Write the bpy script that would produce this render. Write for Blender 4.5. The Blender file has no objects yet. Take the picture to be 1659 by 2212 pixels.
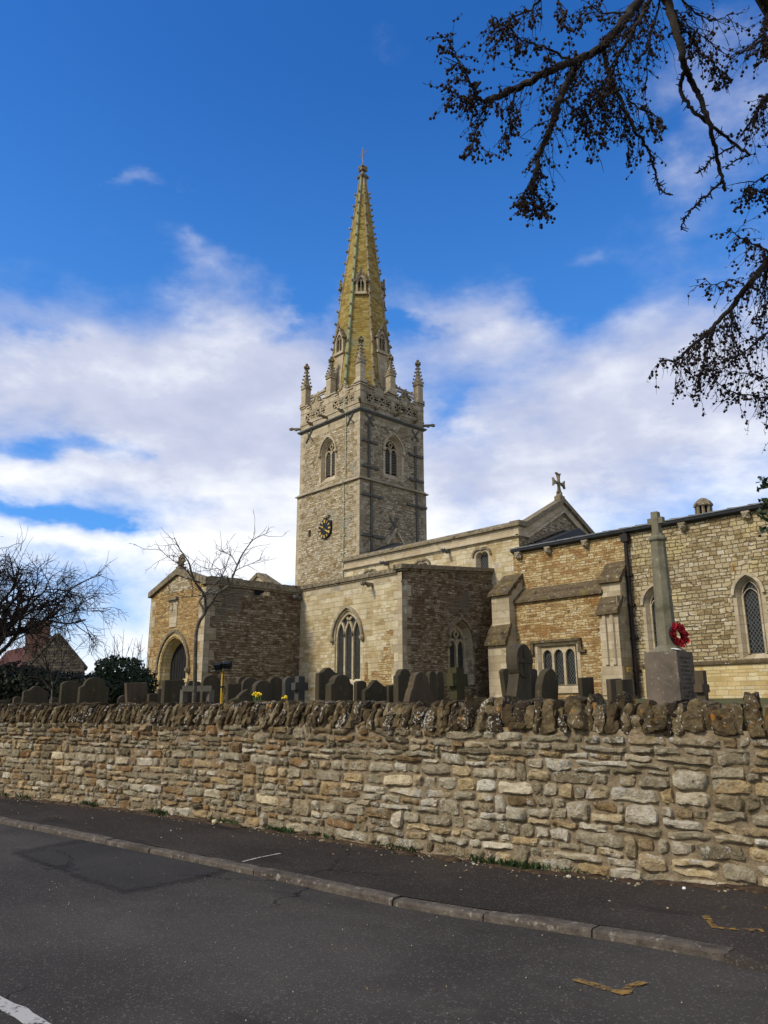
import bpy, bmesh, math, random
from mathutils import Vector, Matrix, noise
from mathutils.geometry import tessellate_polygon
R = math.radians
S = bpy.context.scene
COL = S.collection
V3 = Vector
# ------------------------------------------------------------------ camera
# world axes: X = east along the church, Y = north, Z = up; the camera stands on the road
PITCH, ROLL, HEAD, FPX = R(14.28), R(-.18), R(43.1), 1660.0
FW = V3((-math.cos(HEAD)*math.cos(PITCH), math.sin(HEAD)*math.cos(PITCH), math.sin(PITCH)))
R0 = V3((math.sin(HEAD), math.cos(HEAD), 0)); U0 = R0.cross(FW)
RT = R0*math.cos(ROLL) + U0*math.sin(ROLL); UP = U0*math.cos(ROLL) - R0*math.sin(ROLL)
EYE = V3((0, 0, 1.6))
cam = bpy.data.objects.new('camera', bpy.data.cameras.new('camera')); COL.objects.link(cam)
m = Matrix((RT, UP, -FW)).transposed().to_4x4(); m.translation = EYE
cam.matrix_world = m
cam.data.sensor_fit = 'VERTICAL'; cam.data.sensor_height = 36; cam.data.lens = 36*FPX/2212
cam.data.clip_start = .05; cam.data.clip_end = 5000
S.camera = cam
S.render.resolution_x, S.render.resolution_y = 768, 1024
S.view_settings.view_transform = 'Standard'; S.view_settings.look = 'None'
S.view_settings.exposure = 0.2; S.view_settings.gamma = 1
def ray(x, y): return FW*FPX + RT*(x-829.5) - UP*(y-1106)
def at(x, y, z): return EYE + ray(x, y)*(z/FPX)              # survey point at forward distance z (m)
def onp(ax, v, x, y):
    d = ray(x, y); return EYE + d*((v-EYE[ax])/d[ax])        # survey point on a wall/ground plane

# ------------------------------------------------------------------ node helper
class NT:
    def __init__(s, tree): s.t = tree; s.N = tree.nodes; s.L = tree.links
    def put(s, sock, v):
        if v is None: return
        if isinstance(v, bpy.types.NodeSocket): s.L.new(v, sock)
        elif isinstance(v, (tuple, list)):
            n = len(sock.default_value); v = tuple(v)
            sock.default_value = (v+(1,)) if n == 4 and len(v) == 3 else v
        else: sock.default_value = v
    def node(s, typ, **kw):
        n = s.N.new(typ)
        for k, v in kw.items(): setattr(n, k, v)
        return n
    def m(s, op, a, b=None, c=None, clamp=False):
        n = s.node('ShaderNodeMath', operation=op, use_clamp=clamp)
        for i, v in enumerate((a, b, c)): s.put(n.inputs[i], v)
        return n.outputs[0]
    def vm(s, op, a, b=None):
        n = s.node('ShaderNodeVectorMath', operation=op); s.put(n.inputs[0], a); s.put(n.inputs[1], b)
        return n.outputs['Value'] if op in ('DOT_PRODUCT', 'LENGTH') else n.outputs[0]
    def scale(s, a, f):
        n = s.node('ShaderNodeVectorMath', operation='SCALE'); s.put(n.inputs[0], a); s.put(n.inputs['Scale'], f); return n.outputs[0]
    def xyz(s, x, y, z):
        n = s.node('ShaderNodeCombineXYZ')
        for i, v in enumerate((x, y, z)): s.put(n.inputs[i], v)
        return n.outputs[0]
    def sep(s, v):
        n = s.node('ShaderNodeSeparateXYZ'); s.put(n.inputs[0], v); return n.outputs
    def mix(s, f, a, b, mode='MIX'):
        n = s.node('ShaderNodeMix', data_type='RGBA', blend_type=mode)
        s.put(n.inputs[0], f); s.put(n.inputs[6], a); s.put(n.inputs[7], b); return n.outputs[2]
    def noise(s, vec, sc, det=4, rough=.55, color=False, dist=0):
        n = s.node('ShaderNodeTexNoise'); s.put(n.inputs['Vector'], vec)
        n.inputs['Scale'].default_value = sc; n.inputs['Detail'].default_value = det
        n.inputs['Roughness'].default_value = rough; n.inputs['Distortion'].default_value = dist
        return n.outputs['Color' if color else 'Fac']
    def vor(s, vec, sc, feat='F1', out='Distance'):
        n = s.node('ShaderNodeTexVoronoi', feature=feat); s.put(n.inputs['Vector'], vec); n.inputs['Scale'].default_value = sc
        return n.outputs[out]
    def ramp(s, f, stops, interp='LINEAR'):
        n = s.node('ShaderNodeValToRGB'); cr = n.color_ramp; cr.interpolation = interp
        while len(cr.elements) < len(stops): cr.elements.new(.5)
        for e, (p, c) in zip(cr.elements, stops):
            e.position = p
            e.color = (c, c, c, 1) if not isinstance(c, tuple) else c+(1,)
        s.put(n.inputs[0], f); return n.outputs[0]
    def step(s, f, a, b):
        n = s.node('ShaderNodeMapRange', interpolation_type='SMOOTHSTEP'); s.put(n.inputs[0], f)
        n.inputs[1].default_value = a; n.inputs[2].default_value = b; return n.outputs[0]

# ------------------------------------------------------------------ sky and sun
SUN_EL, SUN_AZ = R(40), R(14)                    # azimuth west of south
w = bpy.data.worlds.new('World'); S.world = w; w.use_nodes = True
t = NT(w.node_tree); t.N.clear()
sky = t.node('ShaderNodeTexSky', sky_type='NISHITA', sun_disc=False)
sky.sun_elevation = SUN_EL; sky.sun_rotation = R(180)+SUN_AZ
sky.altitude = 50; sky.air_density = 1.0; sky.dust_density = .3; sky.ozone_density = 2.5
tc = t.node('ShaderNodeTexCoord').outputs['Generated']
dx, dy, dz = t.sep(tc)
fh = V3((-math.cos(HEAD), math.sin(HEAD), 0))
fo = t.vm('DOT_PRODUCT', tc, tuple(fh)); ri = t.vm('DOT_PRODUCT', tc, tuple(R0))
az = t.m('ARCTAN2', ri, fo); el = t.m('ARCSINE', dz)
def azel(x, y):
    d = ray(x, y).normalized(); return math.atan2(d.dot(R0), d.dot(fh)), math.asin(d.z)
cp = t.xyz(t.m('MULTIPLY', az, 1.0), t.m('MULTIPLY', el, 1.9), 0.0)
big = t.noise(cp, 3.1, 8, .57, dist=.25)
fine = t.noise(t.vm('ADD', cp, (4.2, 1.3, 0)), 8.5, 6, .55)
bias = t.ramp(t.m('DIVIDE', el, R(60)), [(0, .62), (.10, .60), (.22, .52), (.36, .44), (.43, .30), (.495, .02), (.60, -.03), (.8, .0), (1, .02)])
back = t.step(t.m('ABSOLUTE', az), R(62), R(100)); zen = t.step(el, R(58), R(75))
bias = t.m('ADD', bias, t.m('MULTIPLY', t.m('MAXIMUM', back, zen), .55))  # unseen cloud cover added overhead and behind, for brighter, more neutral fill light
# cloud banks and clear gaps where they hang in the sky: (x, y, half width, half height, amount)
CLOUDS = [(250, 830, 330, 140, .42), (620, 760, 170, 130, .36), (480, 640, 120, 60, .22), (1010, 665, 150, 75, .40), (1350, 850, 420, 190, .40),
          (330, 1010, 420, 55, .34), (560, 900, 260, 120, .25), (1150, 1050, 300, 80, .3), (700, 1130, 200, 60, .35), (310, 395, 80, 36, .42), (430, 560, 110, 45, .24),
          (150, 1150, 120, 25, .25), (500, 1180, 240, 70, .3), (1560, 190, 220, 220, .30), (1430, 400, 160, 80, .16), (1270, 560, 70, 22, .16),
          (110, 965, 130, 30, -.54), (280, 985, 60, 25, -.30), (150, 1090, 170, 20, -.46), (290, 1115, 50, 16, -.4), (885, 700, 80, 28, -.36), (1250, 640, 120, 40, -.25), (950, 880, 50, 60, -.26), (1270, 700, 60, 35, -.2), (640, 690, 30, 60, -.15),
          (20, 720, 60, 45, -.22), (680, 640, 50, 30, -.2), (200, 300, 500, 150, -.15), (1060, 330, 200, 120, -.12), (140, 1290, 230, 120, -.32)]
wob = t.noise(t.vm('ADD', cp, (7.7, 2.9, 0)), 5.0, 5, .6, color=True); wx_, wy_, wz_ = t.sep(wob)
az = t.m('MULTIPLY_ADD', t.m('SUBTRACT', wx_, .5), .30, az); elw = t.m('MULTIPLY_ADD', t.m('SUBTRACT', wy_, .5), .11, el)
for (x, y, sx, sy, a) in CLOUDS:
    a0, e0 = azel(x, y); a1, _ = azel(x+sx, y); _, e1 = azel(x, y-sy)
    u = t.m('DIVIDE', t.m('SUBTRACT', az, a0), a1-a0); v = t.m('DIVIDE', t.m('SUBTRACT', elw, e0), e1-e0)
    r2 = t.m('ADD', t.m('MULTIPLY', u, u), t.m('MULTIPLY', v, v))
    g = t.m('EXPONENT', t.m('MULTIPLY', r2, -1.0))
    bias = t.m('MULTIPLY_ADD', g, a, bias)
dens = t.m('ADD', bias, t.m('MULTIPLY', t.m('SUBTRACT', big, .5), 1.15))
dens = t.m('ADD', dens, t.m('MULTIPLY', t.m('SUBTRACT', fine, .5), .50))
cover = t.m('POWER', t.step(dens, .10, .78), 1.05)
hs = t.node('ShaderNodeHueSaturation'); t.put(hs.inputs['Color'], sky.outputs[0])
hs.inputs['Saturation'].default_value = 1.30; hs.inputs['Value'].default_value = 1.0
SKYS = .105
blue = t.mix(1.0, hs.outputs[0], (SKYS*.92, SKYS*1.26, SKYS*1.70), 'MULTIPLY')
blue = t.mix(t.m('MULTIPLY', t.step(el, R(46), R(18)), .45), blue, (.085, .30, .74))
sh = t.m('ADD', t.m('MULTIPLY', fine, .75), t.m('MULTIPLY', big, .35))
lowv = t.step(el, R(22), R(9))
sh2 = t.m('ADD', sh, t.m('MULTIPLY', lowv, .36))
cloudc = t.ramp(sh2, [(.38, (.43, .47, .64)), (.60, (.54, .58, .73)), (.88, (.92, .94, .98))])
skyc = t.mix(cover, blue, cloudc)
bg = t.node('ShaderNodeBackground'); t.put(bg.inputs[0], skyc); bg.inputs[1].default_value = 1.0
out = t.node('ShaderNodeOutputWorld'); t.L.new(bg.outputs[0], out.inputs[0])

sun = bpy.data.lights.new('sun', 'SUN'); sun.energy = 2.9; sun.angle = R(12); sun.color = (1, .93, .80)
so = bpy.data.objects.new('sun', sun); COL.objects.link(so)
sd = V3((-math.sin(SUN_AZ)*math.cos(SUN_EL), -math.cos(SUN_AZ)*math.cos(SUN_EL), math.sin(SUN_EL)))
so.rotation_euler = sd.to_track_quat('Z', 'Y').to_euler(); so.location = (0, -20, 40)

# ------------------------------------------------------------------ materials
def new_mat(name):
    mt = bpy.data.materials.new(name); mt.use_nodes = True
    n = NT(mt.node_tree); n.N.clear()
    b = n.node('ShaderNodeBsdfPrincipled'); o = n.node('ShaderNodeOutputMaterial'); n.L.new(b.outputs[0], o.inputs[0])
    b.inputs['Specular IOR Level'].default_value = .25
    return mt, n, b
def finish(n, b, col, rough, h=None, strength=.3, dist=.02):
    n.put(b.inputs['Base Color'], col); n.put(b.inputs['Roughness'], rough)
    if h is not None:
        bp = n.node('ShaderNodeBump'); bp.inputs['Strength'].default_value = strength; bp.inputs['Distance'].default_value = dist
        n.put(bp.inputs['Height'], h); n.L.new(bp.outputs[0], b.inputs['Normal'])
def plain(name, c, rough=.8, var=.25, sc=6, bump=.15, metal=0, c2=None, spots=None):
    mt, n, b = new_mat(name); p = n.node('ShaderNodeNewGeometry').outputs['Position']
    a = n.noise(p, sc, 6, .6); lo = tuple(x*(1-var) for x in c); hi = tuple(min(1, x*(1+var)) for x in c)
    col = n.ramp(a, [(.3, lo), (.7, hi)])
    if c2: col = n.mix(n.step(n.noise(p, sc*.45, 5, .65), .48, .66), col, c2)
    for (sc_, lo_, hi_, cc) in (spots or []):
        col = n.mix(n.step(n.noise(p, sc_, 5, .6), lo_, hi_), col, cc)
    b.inputs['Metallic'].default_value = metal
    finish(n, b, col, rough, n.noise(p, sc*4, 5, .65), bump)
    return mt
def masonry(name, cols, mortar, bw=.4, bh=.14, mort=.014, warp=.05, rowvar=.05, patch=(), bump=.5, fine=.35, big=None, dist=.03, rub=0):
    """coursed stone: per-stone colour from cols, mortar joints, then patches (scale, lo, hi, colour)"""
    mt, n, b = new_mat(name); g = n.node('ShaderNodeNewGeometry'); p = g.outputs['Position']
    px, py, pz = n.sep(p); nx, ny, nz = n.sep(g.outputs['True Normal'])
    sel = n.m('GREATER_THAN', n.m('ABSOLUTE', nx), n.m('ABSOLUTE', ny))
    u = n.m('ADD', n.m('MULTIPLY', sel, py), n.m('MULTIPLY', n.m('SUBTRACT', 1.0, sel), px))
    wn = n.noise(p, 2.2, 3, .6, color=True); wx, wy, wz = n.sep(wn)
    wf = n.noise(p, 9.0, 3, .6, color=True); fx, fy, fz = n.sep(wf)
    u2 = n.m('ADD', u, n.m('MULTIPLY', n.m('SUBTRACT', wx, .5), warp*2.4)); u2 = n.m('ADD', u2, n.m('MULTIPLY', n.m('SUBTRACT', fx, .5), warp*.9))
    rv = n.noise(n.xyz(0, 0, pz), 3.0, 2, .5)
    v2 = n.m('ADD', pz, n.m('MULTIPLY', n.m('SUBTRACT', rv, .5), rowvar*6)); v2 = n.m('ADD', v2, n.m('MULTIPLY', n.m('SUBTRACT', wy, .5), warp*1.3))
    v2 = n.m('ADD', v2, n.m('MULTIPLY', n.m('SUBTRACT', fy, .5), warp*.6))
    def br(w_, h_, ms):
        k = n.node('ShaderNodeTexBrick', offset=.5, squash=.72, squash_frequency=3, offset_frequency=2)
        n.put(k.inputs['Vector'], n.xyz(u2, v2, 0)); n.put(k.inputs['Color1'], (0, 0, 0)); n.put(k.inputs['Color2'], (1, 1, 1)); n.put(k.inputs['Mortar'], (.5, .5, .5))
        for q, v in (('Scale', 1.0), ('Mortar Size', ms), ('Mortar Smooth', .6), ('Bias', 0.0), ('Brick Width', w_), ('Row Height', h_)): k.inputs[q].default_value = v
        return k.outputs['Color'], k.outputs['Fac']
    if rub:                                             # irregular coursed rubble: jittered staggered cells
        row = n.m('FLOOR', n.m('DIVIDE', v2, bh)); cu = n.m('ADD', n.m('DIVIDE', u2, bw), n.m('MULTIPLY', n.m('MODULO', row, 2.0), .5))
        vec = n.xyz(cu, n.m('DIVIDE', v2, bh), 0)
        k = n.node('ShaderNodeTexVoronoi', voronoi_dimensions='2D'); n.put(k.inputs['Vector'], vec); k.inputs['Scale'].default_value = 1; k.inputs['Randomness'].default_value = rub
        e = n.node('ShaderNodeTexVoronoi', voronoi_dimensions='2D', feature='DISTANCE_TO_EDGE'); n.put(e.inputs['Vector'], vec); e.inputs['Scale'].default_value = 1; e.inputs['Randomness'].default_value = rub
        tint = n.sep(k.outputs['Color'])[0]; fac = n.m('SUBTRACT', 1.0, n.step(e.outputs['Distance'], mort*2.2, mort*7.5))
    else: tint, fac = br(bw, bh, mort)
    if big:
        t2, f2 = br(big[0], big[1], mort*.7); s = n.step(n.noise(p, big[2], 3, .5), .47, .53)
        tint = n.mix(s, tint, t2); fac = n.mix(s, fac, f2)
    f1 = n.noise(p, 14, 6, .68); f3 = n.noise(p, 1.1, 5, .6)
    st = n.noise(n.xyz(n.m('MULTIPLY', u2, 2.6), n.m('MULTIPLY', v2, 9.5), n.m('MULTIPLY', sel, 7.0)), 1.0, 4, .62)
    tv = n.m('ADD', n.m('MULTIPLY', tint, .70), n.m('MULTIPLY', n.m('SUBTRACT', f1, .5), .5)); tv = n.m('ADD', tv, n.m('MULTIPLY', n.m('SUBTRACT', st, .5), .95)); tv = n.m('ADD', tv, n.m('MULTIPLY', n.m('SUBTRACT', f3, .5), .5)); tv = n.m('ADD', tv, .13, clamp=True)
    k = len(cols)-1
    col = n.ramp(tv, [(i/k, c) for i, c in enumerate(cols)])
    for (sc, lo, hi, cc) in patch:
        q = n.m('ADD', n.noise(p, sc, 6, .62), n.m('MULTIPLY', n.m('SUBTRACT', tint, .5), .10))
        col = n.mix(n.step(q, lo, hi), col, cc)
    wth = n.noise(n.xyz(n.m('MULTIPLY', u, 1.7), n.m('MULTIPLY', pz, .42), n.m('MULTIPLY', sel, 5.0)), 1.0, 6, .66); q = n.m('ADD', .66, n.m('MULTIPLY', wth, .68)); col = n.mix(1.0, col, n.xyz(q, q, q), 'MULTIPLY')
    val = n.m('ADD', 1-fine*.5, n.m('MULTIPLY', n.noise(p, 34, 4, .7), fine))
    col = n.mix(1.0, col, n.xyz(val, val, val), 'MULTIPLY')
    mm = n.m('MULTIPLY', fac, n.m('ADD', .55, n.m('MULTIPLY', n.noise(p, 5, 4, .6), .8)), clamp=True)
    col = n.mix(mm, col, mortar)
    h = n.m('SUBTRACT', n.m('ADD', n.m('MULTIPLY', f1, .55), n.m('MULTIPLY', tint, .35)), fac)
    finish(n, b, col, .92, h, bump, dist)
    return mt
def hexc(h):
    f = lambda c: c/12.92 if c <= .04045 else ((c+.055)/1.055)**2.4
    return tuple(f(int(h[i:i+2], 16)/255) for i in (0, 2, 4))
H = hexc
def P(*hs): return [H(h) for h in hs]
MAT = {}
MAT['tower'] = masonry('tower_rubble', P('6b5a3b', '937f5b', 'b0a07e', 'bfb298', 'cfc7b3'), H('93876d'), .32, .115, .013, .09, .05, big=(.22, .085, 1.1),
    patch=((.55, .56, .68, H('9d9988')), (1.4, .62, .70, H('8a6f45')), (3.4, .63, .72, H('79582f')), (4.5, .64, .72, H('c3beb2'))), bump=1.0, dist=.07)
MAT['tower_east'] = masonry('tower_rubble_shaded', P('5f533d', '85775d', '9f9174', 'b1a68b', 'c2b9a2'), H('766c58'), .32, .115, .013, .09, .05, big=(.22, .085, 1.1),
    patch=((1.2, .62, .67, H('96662c')), (3, .62, .70, H('7d6238')), (4.5, .62, .70, H('b3afa2'))), bump=1.0, dist=.07)  # darker copy of the tower stone: shade of east-facing walls put into the colour
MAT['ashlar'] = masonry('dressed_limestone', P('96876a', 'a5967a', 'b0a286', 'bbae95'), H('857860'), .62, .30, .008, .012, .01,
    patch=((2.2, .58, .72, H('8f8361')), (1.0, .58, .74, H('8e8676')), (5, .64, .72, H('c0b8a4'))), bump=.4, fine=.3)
MAT['ashlar_dark'] = masonry('weathered_shaded_limestone', P('786b53', '8a7d64', '998e76', 'a69c86'), H('6a5f4c'), .6, .30, .008, .012, .01,
    patch=((2.6, .56, .70, H('665c4a')), (5, .62, .72, H('b9b3a5')), (1.5, .62, .72, H('8f8050'))), bump=.45, fine=.35)  # weathered stone; as trim on east faces it also carries their shade as colour
MAT['aisle'] = masonry('pale_coursed_stone', P('8d7a54', 'a8966f', 'b7a885', 'c2b596', 'c8c0aa'), H('958867'), .36, .135, .010, .03, .04,
    patch=((.9, .58, .68, H('a08a5f')), (1.4, .62, .72, H('a08253')), (3.2, .60, .68, H('a59d88')), (6, .66, .74, H('8f8672'))), bump=.65, big=(.58, .22, .6))
MAT['porch'] = masonry('golden_ironstone', P('6d4d28', '8d6a3c', 'a08152', 'b2945f', 'bda578'), H('ad9669'), .32, .135, .022, .08, .05, big=(.22, .10, 1.2),
    patch=((1.6, .62, .70, H('855a30')), (5, .62, .72, H('b5a684')), (1.0, .6, .7, H('a89468'))), bump=1.0, dist=.06)
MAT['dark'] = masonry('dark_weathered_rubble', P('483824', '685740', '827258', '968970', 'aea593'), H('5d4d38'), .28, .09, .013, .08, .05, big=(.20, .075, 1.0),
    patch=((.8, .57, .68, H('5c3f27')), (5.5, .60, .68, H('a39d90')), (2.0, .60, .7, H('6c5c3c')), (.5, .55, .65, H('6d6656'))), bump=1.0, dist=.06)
MAT['chancel'] = masonry('grey_cream_rubble', P('715d3c', '917f5b', 'a89874', 'b6a98a', 'c1b79f'), H('6d6049'), .36, .125, .018, .08, .06, big=(.26, .15, 1.0),
    patch=((1.3, .62, .69, H('94743f')), (2.2, .63, .70, H('80603a')), (.6, .55, .66, H('b3a273')), (6, .62, .7, H('cbc6b8'))), bump=1.1, dist=.07)
MAT['iron'] = masonry('orange_mixed_rubble', P('775531', '94744a', 'aa9263', 'bba77c', 'c5b893'), H('93794f'), .34, .11, .012, .08, .05, big=(.24, .085, 1.1),
    patch=((1.2, .57, .66, H('8f6a3a')), (6.5, .58, .66, H('bcb096')), (2.6, .62, .69, H('6b4b2e')), (.9, .58, .68, H('b9a57a'))), bump=1.0, dist=.05)
MAT['yellow'] = masonry('yellow_coursed_stone', P('a18a58', 'b6a06e', 'c2b083', 'ccbe98'), H('a08a62'), .42, .14, .010, .03, .04,
    patch=((2.0, .62, .70, H('a7834c')), (5, .62, .72, H('b0a58c')), (.8, .56, .68, H('b3a684'))), bump=.6)
MAT['slab'] = plain('lichened_stone_slabs', H('5a4d38'), .95, .35, 5, .5, spots=((3, .55, .66, H('6b5f34')), (9, .62, .68, H('a39f92')), (2, .58, .7, H('3d3427'))))
MAT['coping'] = plain('mottled_coping_stone', H('756a54'), .95, .4, 7, .5, spots=((12, .58, .66, H('a39c8a')), (4, .56, .68, H('463c2c')), (3, .62, .7, H('75683a'))))
MAT['spire'] = masonry('golden_lichened_spire', P('6a5524', '836b31', '917d40', '9a8a50', 'a39668'), H('75653a'), .36, .14, .006, .05, .03,
    patch=((.35, .54, .68, H('85815f')), (4.0, .60, .70, H('70551f')), (1.1, .58, .70, H('a08a45'))), bump=.6)
MAT['spire_green'] = plain('green_stained_stone', H('8f9a78'), .9, .2, 4, .3, c2=H('76785a'))
MAT['lead'] = plain('lead_sheet', H('6a6c6c'), .65, .2, 3, .1, c2=H('858683'))
MAT['lead_dark'] = plain('dark_lead_gutter', H('2b2d30'), .6, .25, 3, .1)
MAT['lead_string'] = plain('lead_covered_string', H('5f5e58'), .7, .25, 4, .2)
MAT['iron_plate'] = plain('grey_painted_iron', H('524e45'), .6, .2, 6, .1)
MAT['black'] = plain('black_paint', H('1c1a18'), .55, .3, 8, .1)
MAT['pipe'] = plain('black_brown_iron', H('211c18'), .6, .4, 5, .1, c2=H('3a2820'))
MAT['void'] = plain('dark_interior', (.006, .006, .006), .9, .1)
MAT['louvre'] = plain('grey_louvre_slate', H('4c4a45'), .8, .2)
MAT['gold'] = plain('gilded_metal', H('d8b75c'), .45, .12, 10, .05)
MAT['copper'] = plain('green_copper_tape', H('9fab90'), .7, .2, 6, .1)
MAT['wood_door'] = plain('dark_oak', H('1d1b19'), .8, .3, 4, .3)
MAT['wood_grey'] = plain('silvered_timber', H('5c574b'), .85, .25, 9, .3)
MAT['white'] = plain('white_card', H('dcdcd8'), .7, .05, 5, .02)
def glass_mat():
    mt, n, b = new_mat('leaded_glass'); p = n.node('ShaderNodeNewGeometry').outputs['Position']
    g = n.node('ShaderNodeNewGeometry'); nx, ny, nz = n.sep(g.outputs['True Normal']); px, py, pz = n.sep(p)
    sel = n.m('GREATER_THAN', n.m('ABSOLUTE', nx), n.m('ABSOLUTE', ny))
    u = n.m('ADD', n.m('MULTIPLY', sel, py), n.m('MULTIPLY', n.m('SUBTRACT', 1.0, sel), px))
    def lines(a):
        f = n.m('FRACT', n.m('ADD', n.m('MULTIPLY', u, 8.5), n.m('MULTIPLY', pz, a)))
        return n.m('LESS_THAN', n.m('ABSOLUTE', n.m('SUBTRACT', f, .5)), .085)
    l = n.m('MAXIMUM', lines(6.0), lines(-6.0))
    q = n.node('ShaderNodeTexWhiteNoise', noise_dimensions='2D')
    c1 = n.m('FLOOR', n.m('ADD', n.m('MULTIPLY', u, 8.5), n.m('ADD', n.m('MULTIPLY', pz, 6.0), .5))); c2 = n.m('FLOOR', n.m('ADD', n.m('MULTIPLY', u, 8.5), n.m('ADD', n.m('MULTIPLY', pz, -6.0), .5)))
    n.put(q.inputs['Vector'], n.xyz(c1, c2, 0))
    pane = n.ramp(q.outputs['Value'], [(0, H('0c0c0c')), (.7, H('17191b')), (1, H('2b2f33'))])
    n.put(b.inputs['Base Color'], n.mix(l, pane, H('565853'))); n.put(b.inputs['Roughness'], n.m('ADD', .28, n.m('MULTIPLY', l, .4)))
    return mt
MAT['glass'] = glass_mat()
# ------------------------------------------------------------------ mesh helpers
class MB:
    def __init__(s): s.v = []; s.f = []; s.c = []; s.cur = (0.5, 0.5, 0.5)
    def add(s, pts): i = len(s.v); s.v.extend(V3(p) for p in pts); s.c.extend([s.cur]*len(pts)); return i
    def face(s, pts): i = s.add(pts); s.f.append(tuple(range(i, i+len(pts))))
    def hexa(s, p):                                     # 8 points: bottom ring 0-3, top ring 4-7
        i = s.add(p)
        for q in ((0, 3, 2, 1), (4, 5, 6, 7), (0, 1, 5, 4), (1, 2, 6, 5), (2, 3, 7, 6), (3, 0, 4, 7)): s.f.append(tuple(i+k for k in q))
    def box(s, x0, x1, y0, y1, z0, z1): s.hexa([(x0, y0, z0), (x1, y0, z0), (x1, y1, z0), (x0, y1, z0), (x0, y0, z1), (x1, y0, z1), (x1, y1, z1), (x0, y1, z1)])
    def fb(s, F, a0, a1, b0, b1, d0, d1): s.hexa([F(a0, b0, d0), F(a1, b0, d0), F(a1, b0, d1), F(a0, b0, d1), F(a0, b1, d0), F(a1, b1, d0), F(a1, b1, d1), F(a0, b1, d1)])
    def prism(s, pts, vec):                             # closed outline (3-D points, may be concave) pushed along vec
        pts = [V3(p) for p in pts]; vec = V3(vec); n = len(pts); i = s.add(pts); j = s.add([p+vec for p in pts])
        for tri in tessellate_polygon([pts]): s.f.append(tuple(i+k for k in tri)); s.f.append(tuple(j+k for k in reversed(tri)))
        for k in range(n): q = (k+1) % n; s.f.append((i+k, i+q, j+q, j+k))
    def fprism(s, F, ab, d0, d1): s.prism([F(a, b, d0) for a, b in ab], F(0, 0, d1)-F(0, 0, d0))
    def tube(s, pts, rad, n=6, cap=True):
        pts = [V3(p) for p in pts]
        if not isinstance(rad, (list, tuple)): rad = [rad]*len(pts)
        rings = []; ref = None
        for k, p in enumerate(pts):
            d = (pts[min(k+1, len(pts)-1)]-pts[max(k-1, 0)])
            d = d.normalized() if d.length > 1e-9 else V3((0, 0, 1))
            if ref is None: ref = d.orthogonal().normalized()
            ref = (ref-d*ref.dot(d)); ref = ref.normalized() if ref.length > 1e-6 else d.orthogonal().normalized()
            o = d.cross(ref); r = rad[k]
            rings.append(s.add([p+(ref*math.cos(2*math.pi*q/n)+o*math.sin(2*math.pi*q/n))*r for q in range(n)]))
        for a, b in zip(rings, rings[1:]):
            for q in range(n): s.f.append((a+q, a+(q+1) % n, b+(q+1) % n, b+q))
        if cap and n > 2:
            s.f.append(tuple(rings[0]+q for q in reversed(range(n)))); s.f.append(tuple(rings[-1]+q for q in range(n)))
    def ball(s, c, r, nu=8, nv=5, jit=0, seed=0):
        c = V3(c); r = r if isinstance(r, (tuple, list)) else (r, r, r); rows = []
        for k in range(1, nv):
            th = math.pi*k/nv; row = []
            for q in range(nu):
                ph = 2*math.pi*q/nu; d = V3((math.sin(th)*math.cos(ph), math.sin(th)*math.sin(ph), math.cos(th)))
                f = 1+jit*noise.noise(d*1.7+V3((seed*3.1, seed, -seed)))
                row.append(c+V3((d.x*r[0], d.y*r[1], d.z*r[2]))*f)
            rows.append(s.add(row))
        tp = s.add([c+V3((0, 0, r[2]))]); bt = s.add([c-V3((0, 0, r[2]))])
        for q in range(nu): s.f.append((tp, rows[0]+q, rows[0]+(q+1) % nu)); s.f.append((bt, rows[-1]+(q+1) % nu, rows[-1]+q))
        for a, b in zip(rows, rows[1:]):
            for q in range(nu): s.f.append((a+q, b+q, b+(q+1) % nu, a+(q+1) % nu))
    def lathe(s, c, prof, n=8, rot=0):                  # rings (radius, z) about a vertical axis
        c = V3(c); rings = [s.add([c+V3((r*math.cos(rot+2*math.pi*q/n), r*math.sin(rot+2*math.pi*q/n), z)) for q in range(n)]) for r, z in prof]
        for a, b in zip(rings, rings[1:]):
            for q in range(n): s.f.append((a+q, a+(q+1) % n, b+(q+1) % n, b+q))
        s.f.append(tuple(rings[0]+q for q in reversed(range(n)))); s.f.append(tuple(rings[-1]+q for q in range(n)))
    def build(s, name, mat, parent=None, smooth=False, sharp=None, recalc=True, label=None, kind=None, colors=False):
        me = bpy.data.meshes.new(name); me.from_pydata([tuple(p) for p in s.v], [], s.f)
        if colors:
            at_ = me.color_attributes.new('tint', 'FLOAT_COLOR', 'POINT')
            at_.data.foreach_set('color', [x for c in s.c for x in (c[0], c[1], c[2], 1)])
        if recalc:
            bm = bmesh.new(); bm.from_mesh(me); bmesh.ops.recalc_face_normals(bm, faces=bm.faces); bm.to_mesh(me); bm.free()
        me.materials.append(MAT[mat] if isinstance(mat, str) else mat)
        if smooth: me.polygons.foreach_set('use_smooth', [True]*len(me.polygons))
        if sharp: me.set_sharp_from_angle(angle=R(sharp))
        o = bpy.data.objects.new(name, me); COL.objects.link(o)
        if parent is not None: o.parent = parent
        if label: o['label'] = label
        if kind: o['kind'] = kind
        return o
def tag(o, label, cat, group=None, kind=None):
    o['label'] = label; o['category'] = cat
    if group: o['group'] = group
    if kind: o['kind'] = kind
    return o
def thing(name, label, cat, group=None):
    o = bpy.data.objects.new(name, None); o.empty_display_size = .2; COL.objects.link(o); return tag(o, label, cat, group)
def FS(Y): return lambda a, b, d: V3((a, Y+d, b))       # a wall that faces south: a = X to the right, b = up, d = into the wall
def FE(X): return lambda a, b, d: V3((X-d, a, b))       # a wall that faces east: a = Y to the right
def FN(Y): return lambda a, b, d: V3((-a, Y-d, b))
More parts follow.
